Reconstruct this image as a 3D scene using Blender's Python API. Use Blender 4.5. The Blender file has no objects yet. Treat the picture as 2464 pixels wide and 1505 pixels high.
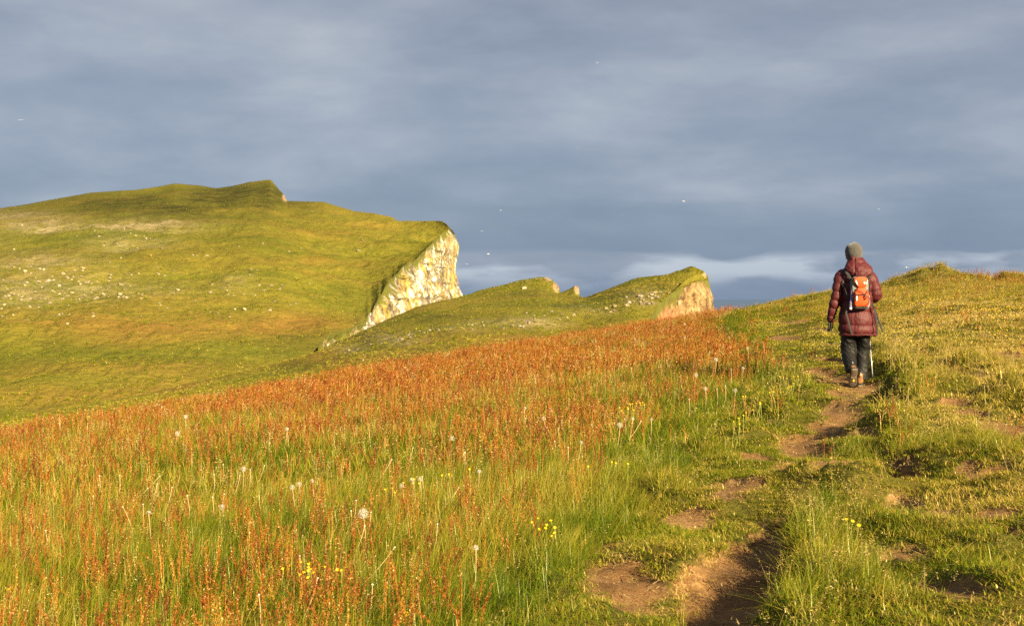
import bpy, bmesh, math, random
import numpy as np
from mathutils import Vector, Matrix, Euler
from mathutils.bvhtree import BVHTree

R = math.radians
scene = bpy.context.scene
COL = scene.collection
rng = np.random.default_rng(11)
random.seed(11)

# ------------------------------------------------------------------ camera
cam_data = bpy.data.cameras.new("camera")
cam = bpy.data.objects.new("camera", cam_data)
COL.objects.link(cam)
cam.location = (0, 0, 0)
cam.rotation_euler = (R(90), 0, 0)
cam_data.sensor_width = 36.0
cam_data.lens = 50.0
cam_data.shift_y = -14.3 / 1024.0
cam_data.clip_start = 0.1
cam_data.clip_end = 120000.0
cam_data.dof.use_dof = True
cam_data.dof.focus_distance = 10.0
cam_data.dof.aperture_fstop = 8.0
scene.camera = cam

# ------------------------------------------------------------------ sun, sky, exposure
SUN_AZ, SUN_EL = R(36), R(23)            # azimuth: to the right of straight behind the camera
sun_dir = Vector((math.sin(SUN_AZ) * math.cos(SUN_EL), -math.cos(SUN_AZ) * math.cos(SUN_EL), math.sin(SUN_EL)))
sd = bpy.data.lights.new("sun", 'SUN')
sd.energy = 5.0
sd.angle = R(0.55)
sd.color = (1.0, 0.80, 0.47)
sun = bpy.data.objects.new("sun", sd)
sun.rotation_euler = (-sun_dir).to_track_quat('-Z', 'Y').to_euler()
sun.location = (60, -60, 60)
COL.objects.link(sun)

scene.view_settings.view_transform = 'Standard'
scene.view_settings.look = 'None'
scene.view_settings.gamma = 1.0
scene.view_settings.use_curve_mapping = False
EXPO = 1.8
scene.view_settings.exposure = EXPO
scene.cycles.use_denoising = False
scene.cycles.max_bounces = 5
scene.cycles.diffuse_bounces = 2
scene.cycles.glossy_bounces = 2
scene.cycles.transmission_bounces = 3
scene.cycles.transparent_max_bounces = 6


def N(nt, typ, **kw):
    n = nt.nodes.new(typ)
    for k, v in kw.items():
        if k == 'inp':
            for i, val in v.items():
                n.inputs[i].default_value = val
        else:
            setattr(n, k, v)
    return n


def math_node(nt, op, a, b=None, clamp=False):
    n = nt.nodes.new('ShaderNodeMath')
    n.operation = op
    n.use_clamp = clamp
    for i, v in enumerate((a, b)):
        if v is None:
            continue
        if hasattr(v, 'is_linked') or hasattr(v, 'links'):
            nt.links.new(v, n.inputs[i])
        else:
            n.inputs[i].default_value = v
    return n.outputs[0]


def ramp(nt, fac, stops, interp='LINEAR'):
    n = nt.nodes.new('ShaderNodeValToRGB')
    cr = n.color_ramp
    cr.interpolation = interp
    while len(cr.elements) < len(stops):
        cr.elements.new(0.5)
    for e, (p, c) in zip(cr.elements, stops):
        e.position = p
        e.color = (c[0], c[1], c[2], 1)
    nt.links.new(fac, n.inputs[0])
    return n.outputs[0]


def mixc(nt, fac, a, b, blend='MIX'):
    n = nt.nodes.new('ShaderNodeMix')
    n.data_type = 'RGBA'
    n.blend_type = blend
    for i, v in ((0, fac), (6, a), (7, b)):
        if hasattr(v, 'links'):
            nt.links.new(v, n.inputs[i])
        else:
            n.inputs[i].default_value = v if i == 0 else (v[0], v[1], v[2], 1)
    return n.outputs[2]


def build_world():
    w = bpy.data.worlds.new("World")
    scene.world = w
    w.use_nodes = True
    nt = w.node_tree
    nt.nodes.clear()
    L = nt.links.new
    out = N(nt, 'ShaderNodeOutputWorld')
    # clear sky above the cloud deck
    sky = N(nt, 'ShaderNodeTexSky', sky_type='NISHITA')
    sky.sun_disc = False
    sky.sun_elevation = SUN_EL
    sky.sun_rotation = math.pi - SUN_AZ
    bg_sky = N(nt, 'ShaderNodeBackground', inp={1: 0.06})
    L(sky.outputs[0], bg_sky.inputs[0])
    # cloud deck: a flat layer seen in perspective
    tc = N(nt, 'ShaderNodeTexCoord')
    sep = N(nt, 'ShaderNodeSeparateXYZ')
    L(tc.outputs['Generated'], sep.inputs[0])
    x, y, z = sep.outputs
    zc = math_node(nt, 'MAXIMUM', z, 0.0)
    zz = math_node(nt, 'ADD', zc, 0.14)
    px = math_node(nt, 'DIVIDE', x, zz)
    py = math_node(nt, 'DIVIDE', y, zz)
    comb = N(nt, 'ShaderNodeCombineXYZ')
    L(px, comb.inputs[0]); L(py, comb.inputs[1])
    big = N(nt, 'ShaderNodeTexNoise', inp={'Scale': 0.8, 'Detail': 3.0, 'Roughness': 0.5, 'Distortion': 0.5})
    mp = N(nt, 'ShaderNodeMapping')
    mp.inputs['Location'].default_value = (3.2, 1.7, 0)
    mp.inputs['Rotation'].default_value = (0, 0, R(14))
    mp.inputs['Scale'].default_value = (0.8, 1.15, 1)
    L(comb.outputs[0], mp.inputs[0]); L(mp.outputs[0], big.inputs[0])
    fine = N(nt, 'ShaderNodeTexNoise', inp={'Scale': 2.4, 'Detail': 6.0, 'Roughness': 0.55, 'Distortion': 0.35})
    mp2 = N(nt, 'ShaderNodeMapping')
    mp2.inputs['Location'].default_value = (7.4, 0.4, 2)
    mp2.inputs['Rotation'].default_value = (0, 0, R(-8))
    mp2.inputs['Scale'].default_value = (0.75, 1.0, 1)
    L(comb.outputs[0], mp2.inputs[0]); L(mp2.outputs[0], fine.inputs[0])
    lump = N(nt, 'ShaderNodeTexNoise', inp={'Scale': 5.6, 'Detail': 8.0, 'Roughness': 0.55, 'Distortion': 0.15})
    lc = N(nt, 'ShaderNodeCombineXYZ')
    L(x, lc.inputs[0]); L(math_node(nt, 'ADD', y, math_node(nt, 'MULTIPLY', x, 0.25)), lc.inputs[1]); L(math_node(nt, 'MULTIPLY', z, 3.0), lc.inputs[2])
    L(lc.outputs[0], lump.inputs[0])
    s = math_node(nt, 'MULTIPLY', big.outputs[0], 0.30)
    s2 = math_node(nt, 'ADD', math_node(nt, 'MULTIPLY', fine.outputs[0], 0.10), math_node(nt, 'MULTIPLY', lump.outputs[0], 0.60))
    dens = math_node(nt, 'ADD', s, s2)
    # lower and bluer towards the horizon, greyer overhead
    elev = math_node(nt, 'MULTIPLY', zc, 4.4, True)
    lowc = ramp(nt, dens, [(0.37, (0.135, 0.195, 0.305)), (0.47, (0.175, 0.235, 0.35)), (0.535, (0.225, 0.283, 0.395)), (0.65, (0.345, 0.395, 0.475))])
    hic = ramp(nt, dens, [(0.37, (0.205, 0.23, 0.295)), (0.47, (0.26, 0.285, 0.345)), (0.535, (0.305, 0.325, 0.375)), (0.65, (0.385, 0.40, 0.435))])
    col = mixc(nt, elev, lowc, hic)
    # far bank of brighter cloud under the dark deck, with a blue gap beneath it
    azm = N(nt, 'ShaderNodeCombineXYZ')
    L(math_node(nt, 'MULTIPLY', x, 5.0), azm.inputs[0]); L(math_node(nt, 'MULTIPLY', y, 5.0), azm.inputs[1]); L(math_node(nt, 'MULTIPLY', z, 20.0), azm.inputs[2])
    bank = N(nt, 'ShaderNodeTexNoise', inp={'Scale': 2.1, 'Detail': 6.0, 'Roughness': 0.5})
    L(azm.outputs[0], bank.inputs[0])
    wob = math_node(nt, 'MULTIPLY', math_node(nt, 'SUBTRACT', bank.outputs[0], 0.5), 0.022)
    ze = math_node(nt, 'ADD', z, wob)
    band = ramp(nt, math_node(nt, 'MULTIPLY', ze, 10.0), [(0.0, (0, 0, 0)), (0.10, (0.25,) * 3), (0.21, (0.95,) * 3), (0.285, (1,) * 3), (0.33, (0.0,) * 3), (1.0, (0, 0, 0))])
    under = ramp(nt, math_node(nt, 'MULTIPLY', ze, 10.0), [(0.0, (0.55,) * 3), (0.28, (0.0,) * 3), (0.345, (0.62,) * 3), (0.55, (0.25,) * 3), (0.85, (0, 0, 0))])
    col = mixc(nt, math_node(nt, 'MULTIPLY', under, 0.75), col, (0.115, 0.185, 0.30))
    bm = math_node(nt, 'MULTIPLY', band, ramp(nt, bank.outputs[0], [(0.44, (0.05,) * 3), (0.57, (1,) * 3)]))
    col = mixc(nt, math_node(nt, 'MULTIPLY', bm, 0.85), col, (0.43, 0.495, 0.585))
    bg = N(nt, 'ShaderNodeBackground')
    L(col, bg.inputs[0])
    bg.inputs[1].default_value = 1.19 / (2 ** EXPO)
    mx = N(nt, 'ShaderNodeMixShader', inp={0: 0.93})
    L(bg_sky.outputs[0], mx.inputs[1]); L(bg.outputs[0], mx.inputs[2])
    L(mx.outputs[0], out.inputs[0])


build_world()

# ------------------------------------------------------------------ helpers
F2 = 3421.7          # the lens in units of a picture 2464 wide; horizon row 717
UC, VH = 1232.0, 717.0


def tag(o, label=None, cat=None, group=None, kind=None):
    if label: o["label"] = label
    if cat: o["category"] = cat
    if group: o["group"] = group
    if kind: o["kind"] = kind
    return o


def obj(name, me, mat=None, parent=None, loc=None):
    o = bpy.data.objects.new(name, me)
    COL.objects.link(o)
    if mat is not None:
        me.materials.clear()
        me.materials.append(mat)
    if parent is not None:
        o.parent = parent
    if loc is not None:
        o.location = loc
    return o


def empty(name, loc, rz=0.0):
    o = bpy.data.objects.new(name, None)
    o.empty_display_size = 0.1
    COL.objects.link(o)
    o.location = loc
    o.rotation_euler = (0, 0, rz)
    return o


def mesh_np(name, verts, faces, smooth=True, attrs=None):
    """verts (n,3) array, faces (m,k) int array or list of tuples"""
    me = bpy.data.meshes.new(name)
    verts = np.asarray(verts, dtype=np.float32)
    if isinstance(faces, np.ndarray):
        m, k = faces.shape
        me.vertices.add(len(verts))
        me.vertices.foreach_set('co', verts.ravel())
        me.loops.add(m * k)
        me.loops.foreach_set('vertex_index', faces.ravel().astype(np.int32))
        me.polygons.add(m)
        me.polygons.foreach_set('loop_start', np.arange(0, m * k, k, dtype=np.int32))
        me.update(calc_edges=True)
    else:
        me.from_pydata([tuple(v) for v in verts.tolist()], [], faces)
        me.update()
    if smooth and len(me.polygons):
        me.polygons.foreach_set('use_smooth', np.ones(len(me.polygons), dtype=bool))
    for k, arr in (attrs or {}).items():
        a = me.attributes.new(k, 'FLOAT', 'POINT')
        a.data.foreach_set('value', np.asarray(arr, dtype=np.float32))
    return me


def _hash(ix, iy, seed):
    h = (ix.astype(np.int64) * 374761393 + iy.astype(np.int64) * 668265263 + seed * 974634777) & 0xFFFFFFFF
    h = ((h ^ (h >> 13)) * 1274126177) & 0xFFFFFFFF
    h = (h ^ (h >> 16)) & 0xFFFFFFFF
    return h / 4294967295.0


def vnoise(x, y, seed=0):
    x = np.asarray(x, dtype=np.float64); y = np.asarray(y, dtype=np.float64)
    ix = np.floor(x); iy = np.floor(y)
    fx = x - ix; fy = y - iy
    fx = fx * fx * fx * (fx * (fx * 6 - 15) + 10); fy = fy * fy * fy * (fy * (fy * 6 - 15) + 10)
    a = _hash(ix, iy, seed); b = _hash(ix + 1, iy, seed); c = _hash(ix, iy + 1, seed); d = _hash(ix + 1, iy + 1, seed)
    return (a * (1 - fx) + b * fx) * (1 - fy) + (c * (1 - fx) + d * fx) * fy


def fbm(x, y, seed=0, octv=4, rough=0.5):
    t = 0.0; amp = 1.0; tot = 0.0
    for i in range(octv):
        t = t + amp * (vnoise(x, y, seed + i * 17) - 0.5)
        tot += amp
        amp *= rough
        x = np.asarray(x) * 2.03 + 11.3; y = np.asarray(y) * 2.03 - 7.7
    return t / tot * 2.0          # about -1..1


def sstep(a, b, x):
    t = np.clip((np.asarray(x, dtype=np.float64) - a) / (b - a), 0, 1)
    return t * t * (3 - 2 * t)


def ray(u, v):
    return ((u - UC) / F2, -(v - VH) / F2)


H0, LAT = -1.3, 0.1


def P(u, v):
    """point of the slope (a plane rising to the right) seen at this place of the photograph"""
    a, b = ray(u, v)
    y = H0 / (b - LAT * a)
    return a * y, y


# ------------------------------------------------------------------ materials
def new_mat(name):
    m = bpy.data.materials.new(name)
    m.use_nodes = True
    nt = m.node_tree
    nt.nodes.clear()
    out = nt.nodes.new('ShaderNodeOutputMaterial')
    return m, nt, out


def simple_mat(name, col, rough=0.6, spec=0.4, noise=0.0, nscale=30.0, bump=0.0, bscale=200.0, metal=0.0, sheen=0.0):
    m, nt, out = new_mat(name)
    p = N(nt, 'ShaderNodeBsdfPrincipled')
    p.inputs['Roughness'].default_value = rough
    p.inputs['Specular IOR Level'].default_value = spec
    p.inputs['Metallic'].default_value = metal
    if sheen:
        p.inputs['Sheen Weight'].default_value = sheen
    tc = N(nt, 'ShaderNodeTexCoord')
    if noise:
        n = N(nt, 'ShaderNodeTexNoise', inp={'Scale': nscale, 'Detail': 5.0})
        nt.links.new(tc.outputs['Object'], n.inputs[0])
        lo = tuple(c * (1 - noise) for c in col); hi = tuple(min(1, c * (1 + noise)) for c in col)
        nt.links.new(ramp(nt, n.outputs[0], [(0.3, lo), (0.7, hi)]), p.inputs[0])
    else:
        p.inputs[0].default_value = (*col, 1)
    if bump:
        n = N(nt, 'ShaderNodeTexNoise', inp={'Scale': bscale, 'Detail': 4.0})
        nt.links.new(tc.outputs['Object'], n.inputs[0])
        b = N(nt, 'ShaderNodeBump', inp={'Strength': bump, 'Distance': 0.004})
        nt.links.new(n.outputs[0], b.inputs['Height'])
        nt.links.new(b.outputs[0], p.inputs['Normal'])
    nt.links.new(p.outputs[0], out.inputs[0])
    return m


def leaf_mat(name, stops, inst=True, trans=0.35, gloss=0.03, t_gain=0.25, c_gain=0.5):
    """blade / leaf shader: colour from the plant's own tint, the piece's variation and the place along the blade"""
    m, nt, out = new_mat(name)
    L = nt.links.new
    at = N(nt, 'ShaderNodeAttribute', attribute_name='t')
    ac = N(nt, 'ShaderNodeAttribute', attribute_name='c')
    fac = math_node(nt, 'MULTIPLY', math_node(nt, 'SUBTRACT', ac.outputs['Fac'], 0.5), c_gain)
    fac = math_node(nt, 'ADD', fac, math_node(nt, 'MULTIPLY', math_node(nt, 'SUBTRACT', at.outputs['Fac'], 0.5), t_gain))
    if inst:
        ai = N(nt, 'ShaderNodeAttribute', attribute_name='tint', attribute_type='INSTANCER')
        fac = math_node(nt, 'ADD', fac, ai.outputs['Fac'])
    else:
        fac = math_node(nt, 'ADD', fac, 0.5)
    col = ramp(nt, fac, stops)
    d = N(nt, 'ShaderNodeBsdfDiffuse'); tr = N(nt, 'ShaderNodeBsdfTranslucent'); g = N(nt, 'ShaderNodeBsdfGlossy', inp={'Roughness': 0.38})
    g.inputs[0].default_value = (1.0, 0.9, 0.55, 1)
    L(col, d.inputs[0]); L(col, tr.inputs[0])
    mx = N(nt, 'ShaderNodeMixShader', inp={0: trans}); L(d.outputs[0], mx.inputs[1]); L(tr.outputs[0], mx.inputs[2])
    mx2 = N(nt, 'ShaderNodeMixShader', inp={0: gloss}); L(mx.outputs[0], mx2.inputs[1]); L(g.outputs[0], mx2.inputs[2])
    L(mx2.outputs[0], out.inputs[0])
    return m
# ------------------------------------------------------------------ the near slope
# bare ground worn into the turf, read off the photograph (centre u v, half width, half height)
PATH_SPOTS = [
    (1725, 1530, 135, 40), (1730, 1480, 112, 34), (1745, 1440, 110, 34), (1762, 1400, 112, 30), (1785, 1360, 100, 26), (1815, 1325, 72, 24),
    (1838, 1295, 52, 20), (1862, 1265, 42, 18), (1890, 1240, 32, 16),
    (1905, 1122, 46, 11), (1865, 1140, 34, 9), (1945, 1108, 32, 8),
    (1925, 1078, 74, 20), (1962, 1047, 88, 13), (1905, 1052, 55, 11), (1998, 1020, 58, 10), (2030, 1000, 60, 11), (2020, 983, 58, 12),
    (2040, 958, 46, 13), (2042, 938, 38, 13), (2012, 912, 26, 20), (2006, 890, 22, 10),
    (2090, 1085, 16, 22), (2098, 1050, 22, 16), (2120, 1165, 48, 17), (2150, 1140, 55, 18), (2190, 1122, 34, 16),
    (1975, 795, 32, 7), (1995, 835, 34, 6), (1900, 781, 34, 5), (1880, 812, 34, 5), (2005, 860, 24, 8),
]
BARE_SPOTS = [
    (1762, 1188, 70, 23), (1665, 1241, 58, 14), (1800, 1246, 66, 10), (1470, 1323, 64, 11), (1622, 1305, 50, 7), (1492, 1412, 92, 42), (1275, 1409, 48, 11),
    (1815, 1113, 52, 8), (1885, 1160, 36, 6), (2008, 1160, 62, 22), (1580, 1288, 26, 6),
    (2185, 1207, 44, 15), (2185, 1338, 62, 26), (2285, 1438, 66, 40), (2400, 1252, 50, 12), (2275, 1238, 55, 12), (2395, 1162, 55, 9), (2330, 1155, 30, 6),
    (2425, 1022, 62, 15), (2330, 1000, 40, 8), (2330, 900, 40, 12), (2310, 985, 45, 7), (2440, 1300, 34, 22), (2420, 855, 45, 6), (2230, 838, 34, 5), (2300, 846, 30, 4),
    (2200, 822, 26, 4), (2440, 1380, 30, 14), (2080, 845, 22, 4),
]
# tussocks and banks: u, v, half width, half depth in metres, height, how much taller the grass stands
MOUNDS = [
    (1985, 1420, 100, 0.55, 0.13, 1.0), (1960, 1330, 60, 0.5, 0.14, 1.0), (1985, 1255, 50, 0.5, 0.10, 0.9), (1930, 1500, 90, 0.4, 0.10, 0.8),
    (2165, 880, 55, 1.1, 0.22, 1.0), (2150, 960, 45, 1.0, 0.22, 1.0), (2130, 1030, 34, 0.8, 0.16, 0.8), (2050, 1090, 45, 0.5, 0.10, 0.9), (2165, 1085, 40, 0.5, 0.16, 0.5),
    (2150, 1100, 26, 0.35, 0.10, 0.6), (2340, 880, 60, 0.8, 0.24, 0.9), (2440, 965, 50, 0.7, 0.22, 1.0), (2250, 930, 60, 0.8, 0.12, 0.8), (1690, 1095, 48, 0.35, 0.12, 0.9),
    (1605, 1195, 46, 0.35, 0.12, 0.8), (1960, 965, 46, 0.9, 0.16, 1.0), (1900, 1010, 46, 0.7, 0.12, 1.0), (1905, 930, 40, 0.9, 0.12, 0.9), (1970, 860, 40, 0.8, 0.16, 0.5),
    (1930, 770, 24, 0.8, 0.16, 0.5), (2110, 850, 40, 0.8, 0.18, 0.5), (1960, 870, 26, 0.5, 0.14, 0.6), (1340, 1425, 40, 0.25, 0.08, 0.7), (1650, 1370, 60, 0.3, 0.09, 0.4),
    (1560, 1360, 40, 0.25, 0.05, 0.3), (2390, 1130, 60, 0.7, 0.10, 0.5), (2260, 1290, 80, 0.35, 0.09, 0.4),
    (2330, 1380, 70, 0.3, 0.07, 0.5), (2120, 1270, 60, 0.35, 0.10, 0.5), (2440, 1440, 60, 0.3, 0.10, 0.4), (2060, 1470, 90, 0.3, 0.09, 0.8), (1820, 960, 50, 0.8, 0.1, 0.6),
    (2010, 1165, 66, 0.5, 0.12, 0.0), (1760, 1195, 76, 0.3, 0.05, 0.0), (2180, 1345, 66, 0.3, 0.07, 0.0), (2285, 1450, 70, 0.3, 0.07, 0.0), (2400, 1318, 60, 0.3, 0.07, 0.0),
]


def spot_world(s):
    x, y = P(s[0], s[1])
    rx = 1.06 * s[2] * y / F2
    ya = P(s[0], s[1] - 1.1 * s[3])[1]; yb = P(s[0], s[1] + 1.1 * s[3])[1]
    return x, y, rx, max(0.06, (ya - yb) / 2)


PATH_W = [spot_world(s) for s in PATH_SPOTS]
BARE_W = [spot_world(s) for s in BARE_SPOTS]
MOUND_W = []
for (u, v, hu, ry, h, g) in MOUNDS:
    mx_, my_ = P(u, v)
    MOUND_W.append((mx_, my_, hu * my_ / F2, ry, h, g))


# knobs on the brow, and hummocks on the right-hand slope
MOUND_W += [(12.95, 44.5, 0.85, 1.8, 0.50, 0.35), (13.6, 44.5, 0.7, 1.6, 0.36, 0.35), (12.0, 45.0, 0.7, 1.5, 0.16, 0.4), (14.9, 43.5, 0.8, 1.4, 0.26, 0.4), (15.5, 43.5, 0.7, 1.4, 0.20, 0.3), (9.3, 44.0, 0.8, 1.6, 0.18, 0.4), (10.4, 45.0, 0.6, 1.5, 0.12, 0.4), (7.6, 42.0, 0.5, 1.2, 0.12, 0.4)]
_mr = random.Random(19)
for _i in range(115):
    _y = 7.5 + 26 * _mr.random() ** 1.2
    _x = _mr.uniform(0.17, 0.44) * _y + _mr.uniform(-0.3, 0.3)
    if abs(_x - 4.1) < 0.9 and abs(_y - 16.5) < 3.0:
        continue
    _r = _mr.uniform(0.18, 0.42) * (0.6 + 0.03 * _y)
    MOUND_W.append((_x, _y, _r, _r * _mr.uniform(0.8, 1.3), _mr.uniform(0.05, 0.13), _mr.uniform(0.2, 0.75)))


PATH_W += [(3.75, 14.6, 0.28, 0.5), (3.85, 15.4, 0.28, 0.5), (3.98, 16.1, 0.28, 0.5), (4.06, 16.8, 0.30, 0.5), (4.10, 17.5, 0.26, 0.5), (4.0, 18.6, 0.25, 0.6)]
TRAIL = [P(*q) for q in [(1725, 1530), (1745, 1440), (1785, 1360), (1838, 1295), (1890, 1240), (1930, 1205)]]
TRAIL2 = [P(*q) for q in [(1830, 1160), (1905, 1122), (1925, 1078), (1962, 1047), (1998, 1020), (2030, 1000), (2040, 970)]] + [(3.75, 14.6), (3.98, 16.1), (4.1, 17.5), (4.0, 19.0), (4.2, 22.0), (5.0, 26.0), (6.0, 30.0), (7.4, 36.0)]


def trail_near(x, y):
    """1 on the beaten line of the path, falling to 0 some way off"""
    best = np.full(x.shape, 9.0)
    for T in (TRAIL, TRAIL2):
        for (ax, ay), (bx, by) in zip(T[:-1], T[1:]):
            dx, dy = bx - ax, by - ay
            t = np.clip(((x - ax) * dx + (y - ay) * dy) / (dx * dx + dy * dy), 0, 1)
            best = np.minimum(best, np.hypot(x - ax - t * dx, y - ay - t * dy))
    k = np.clip((y - 5.0) / 7.0, 0.22, 1.0)
    return 1 - sstep(0.22, 0.62, best / k + 0.12 * fbm(x * 2.5, y * 2.5, 95, 2))


def spots_mask(lst, x, y, seed):
    m = np.zeros(x.shape)
    wob = 0.42 * fbm(x * 4.2, y * 4.2, seed, 3) + 0.26 * fbm(x * 17, y * 17, seed + 5, 3)
    for (cx, cy, rx, ry) in lst:
        sel = (np.abs(x - cx) < rx * 1.7) & (np.abs(y - cy) < ry * 1.7)
        if not sel.any():
            continue
        d = np.sqrt(((x[sel] - cx) / rx) ** 2 + ((y[sel] - cy) / ry) ** 2)
        val = 1 - sstep(0.70, 1.22, d + wob[sel])
        m[sel] = np.maximum(m[sel], val)
    return m


_A = np.array([-0.62, -0.36, -0.229, -0.147, -0.009, 0.06, 0.136, 0.22, 0.36, 0.62])
_D = np.array([16.5, 20.0, 23.0, 27.0, 35.0, 39.0, 44.0, 46.0, 44.0, 42.0])


def crest_dist(x, y):
    return np.interp(x / np.maximum(y, 0.5), _A, _D)


def mound_fields(x, y):
    h = np.zeros(x.shape); g = np.zeros(x.shape)
    for (cx, cy, rx, ry, hh, gg) in MOUND_W:
        sel = (np.abs(x - cx) < rx * 2.2) & (np.abs(y - cy) < ry * 2.2)
        if not sel.any():
            continue
        d2 = ((x[sel] - cx) / rx) ** 2 + ((y[sel] - cy) / ry) ** 2
        k = np.exp(-d2 * 1.1) * (1 - sstep(3.0, 4.8, d2))
        h[sel] += hh * k
        g[sel] = np.maximum(g[sel], gg * np.exp(-d2 * 0.7))
    return h, g


# edge of the sorrel meadow, as x at each distance
_be = [P(*q) for q in [(1150, 1530), (1230, 1460), (1330, 1340), (1440, 1250), (1530, 1170), (1570, 1080), (1700, 1000), (1880, 900), (1905, 850), (1760, 812), (1740, 785), (1830, 748)]]
_be.sort(key=lambda q: q[1])
_by = np.array([q[1] for q in _be]); _bx = np.array([q[0] for q in _be])


def meadow(x, y):
    """1 inside the sorrel meadow, 0 on the trodden turf"""
    xb = np.interp(y, _by, _bx)
    w = 0.35 + 0.045 * y
    return 1 - sstep(-w, w, x - xb + 0.35 * fbm(x * 0.9, y * 0.9, 71, 3) * (0.6 + 0.03 * y))


PERSON = (4.05, 17.0)


def ground_z(x, y):
    x = np.asarray(x, dtype=np.float64); y = np.asarray(y, dtype=np.float64)
    z = H0 + LAT * x
    z = z + 0.42 * np.exp(-(((x - 11.5) / 5.0) ** 2 + ((y - 46) / 12.0) ** 2))
    z = z - 0.075 * np.exp(-(((x - 4.05) / 1.6) ** 2 + ((y - 17) / 2.6) ** 2))
    t = np.maximum(0, y - crest_dist(x, y))
    z = z - np.where(t < 7, t * t / 40.0, 1.225 + (t - 7) * 0.35)
    near = 1 - sstep(60, 90, y)
    md = meadow(x, y)
    turf = 1 - md
    z = z + near * (0.05 * fbm(x * 0.45, y * 0.45, 3, 3))
    z = z + near * turf * (0.11 * fbm(x * 1.2, y * 1.2, 21, 3) + 0.02 * fbm(x * 6, y * 6, 33, 2))
    z = z + near * md * 0.03 * fbm(x * 1.6, y * 1.6, 45, 2)
    h, _ = mound_fields(x, y)
    pm = spots_mask(PATH_W, x, y, 91)
    bare = spots_mask(BARE_W, x, y, 92)
    h = h * (1 - 0.9 * pm) * (1 - 0.6 * bare) * (1 - 0.85 * trail_near(x, y))
    z = z + 1.0 * h * (0.8 + 0.4 * fbm(x * 3, y * 3, 57, 2))
    z = z + np.maximum(pm, bare) * (0.012 * fbm(x * 9, y * 9, 63, 3) + 0.006 * fbm(x * 40, y * 40, 64, 2)) - 0.02 * bare
    deep = 0.03 * (1 - sstep(8.0, 12.0, y)) + 0.04
    z = z - pm * deep
    return z


def build_ground(mat_turf, mat_dirt):
    na, ny = 620, 560
    a = np.linspace(-0.62, 0.62, na)
    y = 2.5 * (120 / 2.5) ** np.linspace(0, 1, ny)
    A, Y = np.meshgrid(a, y)
    X = A * (Y + 3.0)
    Z = ground_z(X, Y)
    verts = np.stack([X.ravel(), Y.ravel(), Z.ravel()], 1)
    idx = np.arange(na * ny).reshape(ny, na)
    q = np.stack([idx[:-1, :-1], idx[:-1, 1:], idx[1:, 1:], idx[1:, :-1]], -1).reshape(-1, 4)
    pm = spots_mask(PATH_W, X, Y, 91).ravel()
    bm_ = spots_mask(BARE_W, X, Y, 92).ravel()
    dirt = np.maximum(pm, bm_)
    md = meadow(X, Y).ravel()
    fp = pm[q].mean(1); fb = bm_[q].mean(1)
    is_path = (fp > 0.45) & (fp >= fb)
    is_bare = (fb > 0.45) & ~is_path
    for name, sel, mat in (("ground", ~(is_path | is_bare), mat_turf), ("path", is_path, mat_dirt), ("bare_earth", is_bare, mat_dirt)):
        f = q[sel]
        used, inv = np.unique(f, return_inverse=True)
        me = mesh_np(name, verts[used], inv.reshape(-1, 4), True, {'dirt': dirt[used], 'meadow': md[used]})
        o = obj(name, me, mat)
        tag(o, {"ground": "grassy slope under the meadow and the turf", "path": "trodden brown earth footpath winding up to the walker",
                "bare_earth": "bare brown earth worn through the turf beside the path"}[name], None, None, "structure")


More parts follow.
